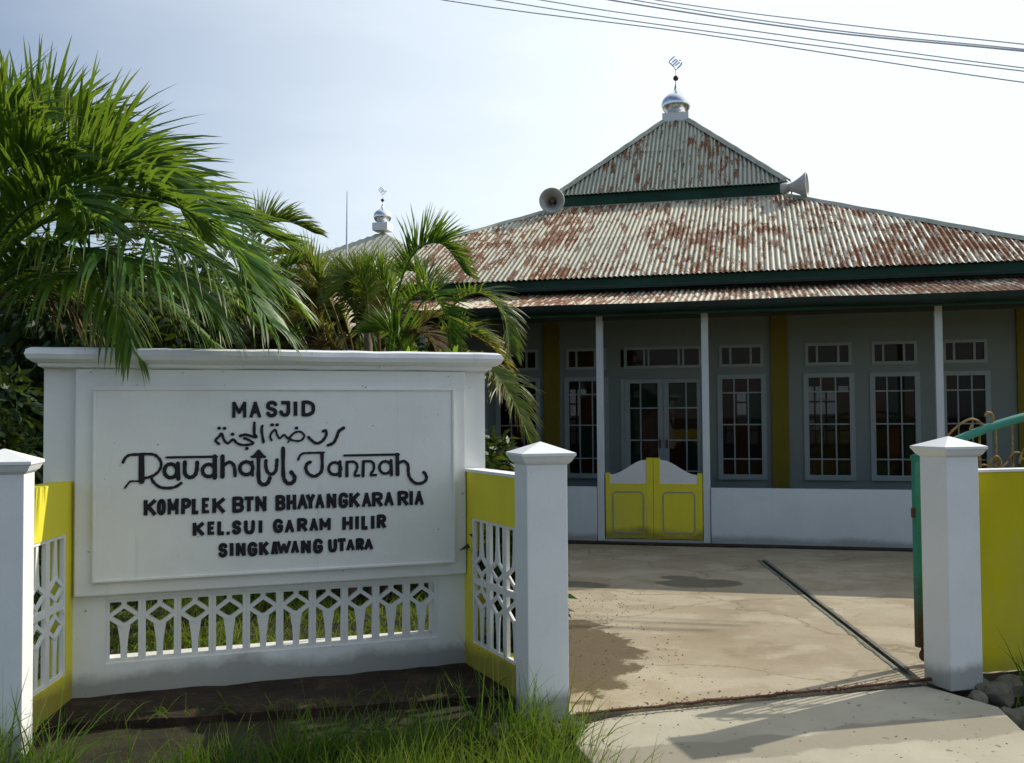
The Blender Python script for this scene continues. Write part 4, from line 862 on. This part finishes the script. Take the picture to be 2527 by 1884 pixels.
# ---------------------------------------------------------------- second building with a dome, far left
sx, sy, szz = (-3.376, 26.0, 6.585)
ob = tag(empty('prayer_hall', (sx, sy, 0), radians(-13.8)), 'smaller domed building with grey-green pyramid roof far behind the palms', 'building')
mb = MB(); mb.box(-3.6, 3.6, -3.6, 3.6, 0, 4.0); mb.build('wall', m_white, ob)
mb = MB(); h0 = 4.0; h1 = szz-.15; R_ = 4.2
for q in range(4):
    a = q*pi/2
    def rot(x, y): return (x*cos(a)-y*sin(a), x*sin(a)+y*cos(a))
    nn = 110
    for i in range(nn+1):
        x = -R_+2*R_*i/nn; lim = R_-abs(x); e = .012*(1 if i % 2 else -1); p = rot(x, -R_); k = rot(x, -R_+lim)
        mb.v.append((*p, h0+e)); mb.v.append((*k, h0+(h1-h0)*lim/R_+e))
    b0 = q*2*(nn+1)
    for i in range(nn): mb.f.append((b0+2*i, b0+2*i+2, b0+2*i+3, b0+2*i+1))
mb.build('roof', m_roof_far, ob)
for u_ in (-2.2, 0, 2.2):
    mb = MB(); mb.box(u_-.4, u_+.4, -3.63, -3.601, 1.0, 2.4); wq = mb.build('window', m_frame, ob)
    q = MB(); q.box(u_-.34, u_+.34, -3.645, -3.631, 1.06, 2.34); q.build('pane', m_glass[3], wq)
dome(ob, (0, 0, szz-.05), .86)
ap = (-2.164, 13.0, 3.424)
mb = MB(); mb.tube([(ap[0], ap[1], 0), (ap[0], ap[1], 3.4), (ap[0]+.01, ap[1], 4.555)], [.03, .018, .006], 6)
tag(mb.build('antenna_mast', m_wire), 'thin upright metal mast rising above the palms', 'mast')

# ---------------------------------------------------------------- overhead cables
W_ = [((970, 0), (1500, 78), (2195, 175)), ((1085, 0), (1560, 70), (2195, 152)), ((1180, 0), (1620, 64), (2195, 144)), ((1330, 0), (1800, 68), (2195, 108)), ((1380, 0), (1830, 66), (2195, 104)), ((1430, 0), (1850, 56), (2195, 94))]
WIRES = [[(-5.269, 15.0, 8.776), (-0.872, 14.0, 7.517), (2.433, 13.0, 6.637), (6.158, 12.0, 5.627), (7.846, 11.2, 5.12)], [(-4.047, 15.0, 8.681), (-0.113, 14.0, 7.512), (2.8, 13.0, 6.634), (6.161, 12.0, 5.764), (7.85, 11.2, 5.247)], [(-3.037, 15.0, 8.648), (0.514, 14.0, 7.507), (3.168, 13.0, 6.669), (6.162, 12.0, 5.804), (7.851, 11.2, 5.284)], [(-1.444, 15.0, 8.507), (1.504, 14.0, 7.5), (4.025, 13.0, 6.662), (6.167, 12.0, 6.009), (7.857, 11.2, 5.476)], [(-0.913, 15.0, 8.489), (1.834, 14.0, 7.498), (4.209, 13.0, 6.673), (6.168, 12.0, 6.032), (7.858, 11.2, 5.497)], [(-0.383, 15.0, 8.445), (2.164, 14.0, 7.495), (4.455, 13.0, 6.734), (6.169, 12.0, 6.095), (7.86, 11.2, 5.556)]]
names_ = ['lowest of the overhead cables crossing the sky', 'lower cable of the middle overhead pair', 'upper cable of the middle overhead pair', 'lowest cable of the top overhead bundle', 'middle cable of the top overhead bundle', 'topmost overhead cable crossing the sky']
for i, pts in enumerate(WIRES):
    mb = MB(); mb.tube(spline(pts, 6), (.0085, .0085, .0085, .012, .009, .0085)[i], 6)
    tag(mb.build('power_cable', m_wire, smooth=True), names_[i], 'cable', 'overhead power cables')

# ================================================================ VEGETATION
def leaf_ribbon(mb, p, d, nrm, L, w, droop, segs=4, rnd_=.5, curl=0):
    side = d.cross(nrm).normalized(); k = len(mb.v); pos = Vector(p); dd = Vector(d)
    for i in range(segs+1):
        t = i/segs; ww = w*(min(1, .35+t*3.2) if t < .25 else (1-(t-.25)/.75)**.75)*.5+.0004
        mb.v.append(tuple(pos+side*ww)); mb.v.append(tuple(pos-side*ww)); mb.a += [t, t]; mb.r += [rnd_, rnd_]
        dd = (dd+Vector((0, 0, -droop/segs*(.4+1.3*t)))).normalized(); pos = pos+dd*(L/segs)
    for i in range(segs): mb.f.append((k+2*i, k+2*i+1, k+2*i+3, k+2*i+2))
def bez(pts, t):
    n = len(pts)-1; f = t*n; i = min(n-1, int(f)); f -= i
    P0 = Vector(pts[max(0, i-1)]); P1 = Vector(pts[i]); P2 = Vector(pts[i+1]); P3 = Vector(pts[min(n, i+2)])
    return .5*((2*P1)+(-P0+P2)*f+(2*P0-5*P1+4*P2-P3)*f*f+(-P0+3*P1-3*P2+P3)*f**3)
def frond(parent, pts, L=.55, w=.030, n=60, start=.18, droop=.9, lift=35, sweep=55, m=None, seed=0, r0=.022, jitter=.15, updir=None, name='frond'):
    rg_ = random.Random(seed); mb = MB(); N = 24
    cur = [bez(pts, i/N) for i in range(N+1)]
    mb.tube([tuple(p) for p in cur], [r0*(1-.88*i/N) for i in range(N+1)], 6); mb.a = [0.2]*len(mb.v); mb.r = [.9]*len(mb.v)
    for i in range(n):
        t = start+(1-start)*(i/(n-1))**.95; t2 = min(1, t+.01); p = bez(pts, t); T = (bez(pts, t2)-bez(pts, max(0, t-.02))).normalized()
        up = Vector(updir) if updir else Vector((0, 0, 1))
        S_ = T.cross(up)
        if S_.length < .25: S_ = T.cross(Vector((.3, -.9, .3)))
        S_.normalize(); Nn = S_.cross(T).normalized()
        s0 = (t-start)/(1-start); prof = (.55+.75*min(1, s0*3.5))*(1-.62*max(0, s0-.35)/.65)
        for sd in (-1, 1):
            lf = radians(lift+rg_.uniform(-14, 14)); sw = radians(sweep*(1-.45*s0)+rg_.uniform(-7, 7))
            d = (T*cos(sw)+(S_*sd*cos(lf)+Nn*sin(lf))*sin(sw)).normalized()
            d = (d+Vector((rg_.uniform(-1, 1), rg_.uniform(-1, 1), rg_.uniform(-1, 1)))*jitter*.5).normalized()
            nn_ = (Nn*cos(lf)-S_*sd*sin(lf)+T*.2).normalized()
            leaf_ribbon(mb, p, d, nn_, L*prof*rg_.uniform(.82, 1.08), w*rg_.uniform(.8, 1.15), droop*rg_.uniform(.6, 1.3), 5, rg_.random())
    return mb.build(name, m or m_palm, parent, smooth=True)
def local(t, pts): return [tuple(Vector(p)-t.location) for p in pts]
lp = tag(empty('palm_tree', (-3.95, 6.9, -.05)), 'big green palm at the left edge, its fronds hanging over the sign', 'palm')
crown = Vector((-3.95, 6.9, 2.15))
mb = MB(); mb.tube([(.05*sin(i), 0, i*.22) for i in range(11)], [.16+.012*(i % 2)-.003*i for i in range(11)], 12); mb.build('trunk', m_trunk, lp, smooth=True)
LF = [[(-4.013, 6.9, 2.266), (-3.454, 6.8, 2.987), (-3.062, 6.7, 3.343), (-2.645, 6.6, 3.392), (-2.315, 6.5, 3.209), (-2.077, 6.4, 2.821)], [(-4.013, 6.9, 2.298), (-3.668, 6.9, 3.138), (-3.413, 6.9, 3.527), (-3.123, 6.9, 3.689), (-2.798, 6.9, 3.588)], [(-4.045, 6.9, 2.266), (-3.29, 6.6, 2.79), (-2.713, 6.4, 3.022), (-2.192, 6.2, 2.959), (-1.814, 6.1, 2.748), (-1.587, 6.0, 2.446)], [(-4.012, 6.9, 2.201), (-3.178, 6.5, 2.649), (-2.569, 6.2, 2.772), (-2.064, 6.0, 2.647), (-1.671, 5.9, 2.433), (-1.399, 5.8, 2.145)], [(-4.011, 6.9, 2.137), (-3.246, 6.4, 2.364), (-2.839, 6.1, 2.469), (-2.525, 5.9, 2.439), (-2.285, 5.75, 2.228), (-2.19, 5.7, 2.022)], [(-4.012, 6.9, 2.201), (-3.168, 6.3, 2.529), (-2.597, 6.0, 2.623), (-2.212, 5.8, 2.505), (-1.907, 5.7, 2.38), (-1.679, 5.65, 2.187)], [(-4.045, 6.9, 2.298), (-3.818, 7.0, 2.996), (-3.744, 7.1, 3.417), (-3.596, 7.2, 3.714), (-3.407, 7.3, 3.811)], [(-4.013, 6.9, 2.266), (-3.425, 7.0, 3.026), (-2.945, 7.1, 3.411), (-2.479, 7.2, 3.297), (-2.068, 7.3, 3.077), (-1.75, 7.4, 2.92)], [(-4.012, 6.9, 2.234), (-3.421, 7.0, 2.599), (-2.907, 7.1, 2.742), (-2.308, 7.2, 2.618), (-1.862, 7.3, 2.321)], [(-4.013, 6.9, 2.266), (-3.369, 6.4, 2.695), (-2.985, 6.1, 2.9), (-2.667, 5.9, 2.912), (-2.43, 5.8, 2.752)], [(-4.045, 6.9, 2.298), (-3.787, 6.6, 3.104), (-3.497, 6.4, 3.451), (-3.266, 6.3, 3.57), (-3.039, 6.2, 3.508)], [(-4.012, 6.9, 2.169), (-3.449, 6.8, 2.444), (-3.132, 6.8, 2.441), (-2.749, 6.8, 2.184), (-2.462, 6.8, 1.833)], [(-4.071, 7.0, 2.308), (-3.758, 7.2, 3.035), (-3.437, 7.3, 3.327), (-3.137, 7.4, 3.349), (-2.863, 7.5, 3.193)], [(-4.013, 6.9, 2.266), (-3.371, 6.7, 2.871), (-2.909, 6.5, 3.198), (-2.495, 6.3, 3.177), (-2.193, 6.2, 2.974)], [(-4.013, 6.9, 2.266), (-3.774, 7.3, 2.849), (-3.389, 7.5, 3.126), (-2.865, 7.6, 3.107), (-2.433, 7.7, 2.87)], [(-4.013, 6.9, 2.298), (-3.575, 6.5, 2.836), (-3.262, 6.3, 3.152), (-3.008, 6.2, 3.273), (-2.731, 6.1, 3.215)], [(-4.012, 6.9, 2.234), (-3.585, 7.2, 2.56), (-3.133, 7.4, 2.652), (-2.684, 7.5, 2.522), (-2.263, 7.5, 2.168)], [(-4.012, 6.9, 2.201), (-3.314, 6.3, 2.441), (-2.982, 6.1, 2.585), (-2.659, 5.95, 2.615), (-2.395, 5.85, 2.486)], [(-4.105, 7.0, 2.341), (-4.164, 7.2, 3.106), (-4.076, 7.4, 3.6), (-3.887, 7.5, 3.803)], [(-4.013, 6.9, 2.266), (-3.309, 6.9, 2.778), (-2.73, 6.9, 2.969), (-2.181, 6.8, 2.881), (-1.71, 6.7, 2.607), (-1.459, 6.7, 2.354)]]
prm = [dict(L=.62, lift=48, droop=.35, sweep=62), dict(L=.60, lift=55, droop=.25, sweep=60), dict(L=.58, lift=30, droop=.6), dict(L=.60, lift=12, droop=1.1), dict(L=.52, lift=-10, droop=1.5), dict(L=.60, lift=5, droop=1.3),
       dict(L=.55, lift=50, droop=.2), dict(L=.55, lift=40, droop=.5), dict(L=.55, lift=10, droop=1.1), dict(L=.55, lift=30, droop=.8), dict(L=.6, lift=45, droop=.3), dict(L=.5, lift=0, droop=1.3)]+[dict(L=.6, lift=50, droop=.3), dict(L=.55, lift=45, droop=.4), dict(L=.55, lift=35, droop=.6), dict(L=.55, lift=40, droop=.5), dict(L=.55, lift=5, droop=1.2), dict(L=.5, lift=10, droop=1.1), dict(L=.55, lift=50, droop=.2), dict(L=.52, lift=20, droop=.9)]
for i, f in enumerate(LF): frond(lp, local(lp, f), n=(54 if i in (0, 1, 3, 6, 10) else 40 if i == 4 else 70), w=(.036 if i in (0, 1, 6, 10) else .028), seed=20+i, m=m_palm if i != 11 else m_dry, **prm[i])

ac = tag(empty('palm_clump', (-1.35, 9.0, -.05)), 'clustered feather palm with green and yellowing fronds between sign and mosque', 'palm')
for i in range(6):
    a = i*1.1; r = .18; mb = MB(); tp = Vector((-.1+.5*cos(a)*.6, .4*sin(a), 1.9+.25*(i % 3))); b0 = Vector((r*cos(a), r*sin(a), 0))
    mb.tube([tuple(b0.lerp(tp, k/6)+Vector((.03*sin(k+a), 0, 0))) for k in range(7)], [.055-.003*k for k in range(7)], 8); mb.build('trunk', m_trunk, ac, smooth=True)
AF = [('y', [(-1.474, 9.1, 1.602), (-2.09, 9.2, 2.464), (-2.391, 9.2, 3.07), (-2.348, 9.2, 3.351), (-2.09, 9.2, 3.414), (-1.832, 9.2, 3.304)]), ('a', [(-1.318, 8.9, 1.684), (-1.689, 8.9, 2.6), (-1.731, 8.9, 2.851), (-1.939, 8.9, 3.061), (-2.271, 8.9, 3.022)]), ('g', [(-1.081, 9.0, 1.767), (-1.079, 9.0, 2.523), (-1.204, 9.0, 2.861), (-1.414, 9.0, 2.905)]), ('g', [(-1.152, 8.9, 1.766), (-1.034, 8.8, 2.584), (-0.858, 8.7, 3.021), (-0.607, 8.6, 3.092), (-0.398, 8.5, 2.825)]), ('g', [(-1.152, 8.9, 1.683), (-0.991, 8.6, 2.401), (-0.751, 8.4, 2.656), (-0.562, 8.2, 2.476), (-0.488, 8.1, 2.2)]), ('y', [(-1.017, 8.8, 1.599), (-0.623, 8.5, 2.389), (-0.297, 8.3, 2.621), (-0.072, 8.2, 2.434), (0.002, 8.1, 2.121)]), ('y', [(-0.924, 8.7, 1.599), (-0.493, 8.3, 2.137), (-0.178, 8.0, 1.966), (0.013, 7.8, 1.702), (0.147, 7.7, 1.36)]), ('y', [(-1.161, 9.3, 1.6), (-1.259, 9.4, 2.389), (-1.17, 9.4, 2.74), (-0.907, 9.4, 2.738)]), ('g', [(-1.766, 9.3, 1.604), (-2.047, 9.4, 2.219), (-2.135, 9.4, 2.527), (-1.96, 9.4, 2.746)]), ('y', [(-1.539, 9.5, 1.603), (-1.822, 9.6, 2.41), (-1.912, 9.6, 2.859), (-2.091, 9.6, 3.086)]), ('y', [(-1.479, 9.4, 1.602), (-1.653, 9.4, 2.48), (-1.608, 9.4, 2.919), (-1.389, 9.4, 3.05)]), ('a', [(-1.645, 9.6, 1.603), (-2.022, 9.7, 2.329), (-2.317, 9.8, 2.751), (-2.592, 9.8, 2.799)]), ('y', [(-1.466, 9.6, 1.602), (-1.554, 9.6, 2.318), (-1.733, 9.6, 2.768), (-1.957, 9.6, 2.77)]), ('a', [(-1.362, 9.5, 1.601), (-1.272, 9.5, 2.309), (-1.36, 9.5, 2.709), (-1.581, 9.5, 2.755)]), ('y', [(-1.288, 9.6, 1.601), (-1.018, 9.6, 2.224), (-0.793, 9.6, 2.537), (-0.524, 9.6, 2.49)]), ('y', [(-0.882, 9.1, 1.598), (-0.619, 9.0, 2.099), (-0.445, 8.9, 2.342), (-0.235, 8.8, 2.291)]), ('g', [(-0.843, 8.7, 1.598), (-0.901, 8.5, 2.074), (-1.007, 8.4, 2.304), (-1.189, 8.3, 2.297)]), ('y', [(-1.333, 9.0, 1.602), (-1.541, 9.0, 2.358), (-1.75, 9.0, 2.865), (-1.96, 9.0, 2.993), (-2.17, 9.0, 2.868)]), ('a', [(-1.334, 9.3, 1.688), (-1.477, 9.4, 2.522), (-1.586, 9.4, 2.919), (-1.803, 9.5, 3.024)]), ('y', [(-1.262, 8.8, 1.601), (-1.553, 8.6, 2.244), (-1.772, 8.5, 2.437), (-1.986, 8.4, 2.311)]), ('g', [(-1.098, 8.8, 1.682), (-1.231, 8.6, 2.403), (-1.256, 8.5, 2.712), (-1.359, 8.4, 2.779), (-1.498, 8.3, 2.61)]), ('g', [(-1.063, 9.2, 1.685), (-0.898, 9.3, 2.552), (-0.775, 9.4, 2.737), (-0.915, 9.5, 2.973), (-1.093, 9.5, 2.974)]), ('d', [(-1.058, 8.8, 1.6), (-0.98, 8.5, 2.154), (-0.811, 8.4, 2.303), (-0.609, 8.3, 2.138), (-0.489, 8.2, 1.825)]), ('d', [(-1.276, 8.9, 1.601), (-1.49, 8.7, 2.089), (-1.633, 8.6, 2.205), (-1.812, 8.5, 2.001)]), ('y', [(-1.081, 9.0, 1.683), (-0.66, 9.0, 2.351), (-0.241, 9.0, 2.264), (-0.033, 9.0, 2.011)]), ('y', [(-1.491, 9.2, 1.602), (-2.026, 9.3, 2.386), (-2.373, 9.3, 2.824), (-2.721, 9.3, 2.914)]), ('g', [(-1.458, 9.0, 1.602), (-1.876, 8.8, 2.261), (-2.098, 8.7, 2.581), (-2.074, 8.6, 2.812), (-1.873, 8.6, 2.931)]), ('d', [(-0.924, 8.7, 1.599), (-0.578, 8.4, 1.987), (-0.3, 8.3, 2.058), (-0.107, 8.2, 1.784)])]
mats_ = {'a': m_areca, 'g': m_palm, 'y': m_areca_dry, 'd': m_dry}
for i, (k, f) in enumerate(AF):
    frond(ac, local(ac, f), L={'a': .29, 'g': .31, 'y': .30, 'd': .24}[k], w=.016, n=76, start=.35, seed=60+i, jitter=.22, m=(m_areca if i == 6 else mats_[k] if i % 5 else m_areca), r0=.014, lift=78 if i == 0 else (68 if i == 3 else 42) if k in 'ag' else 25, droop=.3 if k in 'ag' else .8, sweep=58)

def clump_tree(x, y, h, rx, ry, rz, zc, n, label, seed, m=m_bush, leaf=.11, trunk=True, cat='tree', group='dark trees behind the sign'):
    rg_ = random.Random(seed); t = tag(empty('broadleaf_tree' if trunk else 'shrub', (x, y, -.05)), label, cat, group)
    mb = MB()
    if trunk:
        mb.tube([(0, 0, 0), (.05, .02, zc*.5), (.0, .05, zc)], [.10, .08, .05], 8)
        for k in range(5): a = k*1.3; mb.tube([(.03, .02, zc*.55), (rx*.4*cos(a), ry*.4*sin(a), zc*.85), (rx*.7*cos(a), ry*.7*sin(a), zc+rz*.3)], [.05, .03, .012], 6)
    else:
        for k in range(6): a = k*1.05; mb.tube([(0, 0, 0), (rx*.3*cos(a), ry*.3*sin(a), zc*.6), (rx*.6*cos(a), ry*.6*sin(a), zc+rz*.3)], [.02, .014, .006], 5)
    mb.build('trunk' if trunk else 'stems', m_trunk, t, smooth=True)
    mb = MB(); cl = []
    for k in range(26):
        a, b = rg_.uniform(0, 2*pi), rg_.uniform(-1, 1); q = rg_.uniform(.35, .95); s_ = sqrt(1-b*b); cl.append((Vector((rx*q*s_*cos(a), ry*q*s_*sin(a), zc+rz*q*b)), rg_.uniform(.25, .5)*min(rx, rz)))
    for k in range(n):
        c, r = rg_.choice(cl); v = Vector((rg_.gauss(0, 1), rg_.gauss(0, 1), rg_.gauss(0, 1))).normalized()*r*rg_.uniform(.55, 1.05); p = c+v
        d = (v.normalized()+Vector((rg_.uniform(-.8, .8), rg_.uniform(-.8, .8), rg_.uniform(-.9, .3)))).normalized(); nn_ = Vector((rg_.uniform(-1, 1), rg_.uniform(-1, 1), rg_.uniform(.2, 1))).normalized()
        leaf_ribbon(mb, p, d, nn_, leaf*rg_.uniform(.7, 1.3), leaf*.5, .5, 2, rg_.random())
    mb.build('crown', m, t)
TR = [(-1.95, 10.6, 3.55, 'olive brown bushy tree right behind the feather palm'), (-6.4, 12.0, 4.2, 'dark tree behind the palm at the far left edge'), (-4.7, 11.0, 3.6, 'dark tree above the left end of the sign'), (-3.4, 11.6, 3.7, 'dark tree behind the middle of the sign'), (-2.3, 12.2, 3.6, 'dark tree right of centre behind the sign'), (-5.4, 14.0, 4.3, 'taller dark tree in the back row at left')]
for i, (x, y, h, lb) in enumerate(TR): clump_tree(x, y, h, 1.25 if i else .85, 1.0 if i else .6, h*.40, h*.55, 9500, lb, 100+i, leaf=.17, m=m_bush if i else m_olive)
SHR = [(-4.6, 8.3, 1.9, 'leafy shrub in deep shade left of the sign'), (-3.6, 9.6, 1.7, 'low shrub behind the left half of the sign'), (-2.6, 9.9, 1.6, 'low shrub behind the centre of the sign'), (-1.7, 10.3, 1.9, 'shrub at the foot of the feather palm'), (-.6, 9.6, 1.5, 'shrub behind the right end of the sign, against the veranda'), (.08, 6.42, 1.12, 'dark low shrub added behind the pillar at the left of the gateway to shade the plinth')]  # last one: dark plant by the pillar, placed and sized to keep sun off the plinth
for i, (x, y, h, lb) in enumerate(SHR): clump_tree(x, y, h, .75 if h > 1.2 else .21, .5 if h > 1.2 else .30, h*.5, h*.52, 4500, lb, 200+i, trunk=False, cat='shrub', group='shrubs behind the sign', leaf=.13)
# lime leaves: a young broad-leaved plant behind the cap, and a climber caught in the palm
for (x, y, z, nleaf, lb, sd) in ((-0.511, 6.85, 2.022, 60, 'bright green low plant peeping over the right end of the sign cap', 5), (-2.617, 6.12, 2.931, 7, 'lime green broad leaves of a climber caught among the palm fronds', 8)):
    t = tag(empty('leafy_plant', (x, y, -.05)), lb, 'plant'); rg_ = random.Random(sd); big = nleaf < 10
    mb = MB(); mb.tube([(0, 0, 0), (.03, .0, z*.6), (0, 0, z)], [.012, .009, .005], 6); mb.build('stem', m_rachis, t)
    for k in range(nleaf if big else 1):
        mb = MB()
        for kk in range(1 if big else nleaf):
            p = Vector((rg_.uniform(-.13, .13) if big else rg_.uniform(-.30, .30), rg_.uniform(-.04, .04), z+(rg_.uniform(-.09, .10) if big else rg_.uniform(-.10, .035))))
            leaf_ribbon(mb, p, Vector((rg_.uniform(-.6, .6), -.2, rg_.uniform(-1, -.4) if big else rg_.uniform(0, .6))).normalized(), Vector((rg_.uniform(-.3, .3), -1, .3)).normalized(), .15 if big else .10, .13 if big else .04, .2, 4, rg_.random())
        mb.build('leaf' if big else 'foliage', m_lime, t)

# grass
def tuft_field(name, label, pts, m, kind='stuff'):
    mb = MB()
    for (x, y, z, h, w, lean, rn) in pts:
        a = random.uniform(0, 2*pi); d = Vector((cos(a)*lean, sin(a)*lean, 1)).normalized(); nn_ = Vector((cos(a+1.2), sin(a+1.2), .1)).normalized()
        leaf_ribbon(mb, (x, y, z), d, nn_, h, w, lean*1.6, 4, rn)
    return tag(mb.build(name, m), label, kind=kind)
pts = []; random.seed(31)
def dens(x, y):
    u, t = fence_ut(x, y); a = .80+.20*min(1, max(0, (u+1.5)/1.0)); a *= 1 if u < .20 else 0
    n = noise.noise(Vector((x*2.2, y*2.2, 9))); return a*(.55+1.1*n)
c = 0
for cl in range(5200):
    u = random.uniform(-3.6, .22); t = random.uniform(-1.7, -.10); q = FN.w(u, t, 0)
    if u > .16 and t > -.35: continue
    dn = dens(q.x, q.y)
    if random.random() > dn: continue
    lush = min(1, max(0, (u+1.6)/1.2)); hb = (.25+.13*lush)*random.uniform(.6, 1.25)
    if -1.9 < u < -.3 and t > -.35: hb *= .8
    for k in range(random.randint(6, 13)):
        x, y = q.x+random.gauss(0, .035), q.y+random.gauss(0, .035)
        pts.append((x, y, ground_z(x, y)-.01, hb*random.uniform(.6, 1.3), random.uniform(.005, .010), random.uniform(.1, .75), random.random()*.7+.3*lush))
for (u, t, h) in ((-.30, -.16, .50), (-.22, -.12, .62), (-.12, -.14, .55), (-.5, -.2, .45), (-.05, -.2, .42), (-.8, -.2, .42), (-1.2, -.25, .40), (-.35, -.1, .5), (-1.0, -.15, .42)):
    for k in range(7): q = FN.w(u+random.gauss(0, .05), t+random.gauss(0, .03), 0); pts.append((q.x, q.y, ground_z(q.x, q.y), h*random.uniform(.7, 1.15), .007, random.uniform(.05, .45), random.uniform(.4, 1)))
for k in range(70): q = FN.w(random.uniform(.14, .24), random.uniform(-.15, .02), 0); pts.append((q.x, q.y, -.05, random.uniform(.05, .14), .005, random.uniform(.2, .8), random.random()))
for k in range(520):
    q = Vector((random.uniform(-2.8, -2.1), random.uniform(4.30, 4.70), 0)); pts.append((q.x, q.y, ground_z(q.x, q.y), random.uniform(.20, .52), .007, random.uniform(.1, .8), random.random()*.7))
tuft_field('ditch_grass', 'long bright grass growing in the ditch before the sign', pts, m_grass)
pts = []
for k in range(420): q = FN.w(random.uniform(2.72, 4.4), random.uniform(-.75, -.12), 0); pts.append((q.x, q.y, ground_z(q.x, q.y), random.uniform(.10, .34), .007, random.uniform(.1, .7), random.random()))
for k in range(30): q = FN.w(2.98+random.gauss(0, .03), -.10+random.gauss(0, .02), 0); pts.append((q.x, q.y, -.1, random.uniform(.3, .55), .009, random.uniform(.1, .5), random.random()*.4))
tuft_field('verge_grass', 'tall weeds and grass beside the stone footing at right', pts, m_grass)
pts = []
for k in range(26000):
    x = random.uniform(-6.5, -.3); y = random.uniform(6.2, 12)
    if (Vector((x, y, 0))-SG.o).dot(SG.n) < .3 or (x > -.5 and y < 9): continue
    n = noise.noise(Vector((x*1.1, y*1.1, 4)))
    if random.random() > .75+n: continue
    pts.append((x, y, ground_z(x, y)-.01, random.uniform(.05, .14)*(1+n), .010, random.uniform(.2, .9), random.random()))
tuft_field('lawn_grass', 'sunlit lawn grass behind the sign seen through the lattice', pts, m_lawn)

def grit(name, label, items, m):
    mb = MB()
    for (x, y, z, r) in items:
        k = len(mb.v); n = 5; h = r*random.uniform(.4, .8)
        for j in range(n): a = 2*pi*j/n+random.random()*.6; q = r*random.uniform(.7, 1.2); mb.v.append((x+q*cos(a), y+q*sin(a), z))
        mb.v.append((x+random.uniform(-.3, .3)*r, y, z+h))
        for j in range(n): mb.f.append((k+j, k+(j+1) % n, k+n))
    return tag(mb.build(name, m), label, kind='stuff')
random.seed(77); it = []
p0, p1 = Vector((.33, 5.345, 0)), Vector((2.55, 5.985, 0))
for k in range(420):
    q = p0.lerp(p1, random.random()); it.append((q.x+random.gauss(0, .02), q.y+random.gauss(.02, .035), .0, random.uniform(.003, .010)))
for k in range(260):
    it.append((random.uniform(.35, 1.2), random.uniform(5.6, 9), .0, random.uniform(.003, .009)))
for k in range(120): it.append((random.uniform(.4, 2.5), random.uniform(3.9, 5.5), -.055, random.uniform(.003, .008)))
it2 = []
for (x, y, z, r) in it:
    it2.append((x, y, -.015-.05*max(0, (5.9-y))/2.4 if fence_ut(x, y)[1] < .05 else .0015, r))
grit('gravel', 'loose grit and pebbles along the gateway sill', it2, m_rubble)
pts = []
for k in range(60):
    u = random.random(); q = p0.lerp(p1, u**1.5*.9); pts.append((q.x+random.gauss(0, .015), q.y+random.gauss(.0, .015), -.01, random.uniform(.02, .06), .004, random.uniform(.3, 1.0), random.random()))
for k in range(260):
    e = random.random(); q = Vector((-2.45, 5.0, 0)).lerp(Vector((.0, 5.58, 0)), e); up = random.random() < .35
    q = q+FN.n*(.28 if up else 0); pts.append((q.x+random.gauss(0, .04), q.y+random.gauss(0, .03), -.02 if up else -.18, random.uniform(.05, .20), .006, random.uniform(.3, 1.0), random.random()*.7))
tuft_field('crack_weeds', 'small weeds in the cracks of the sill and the mossy plinth', pts, m_grass)
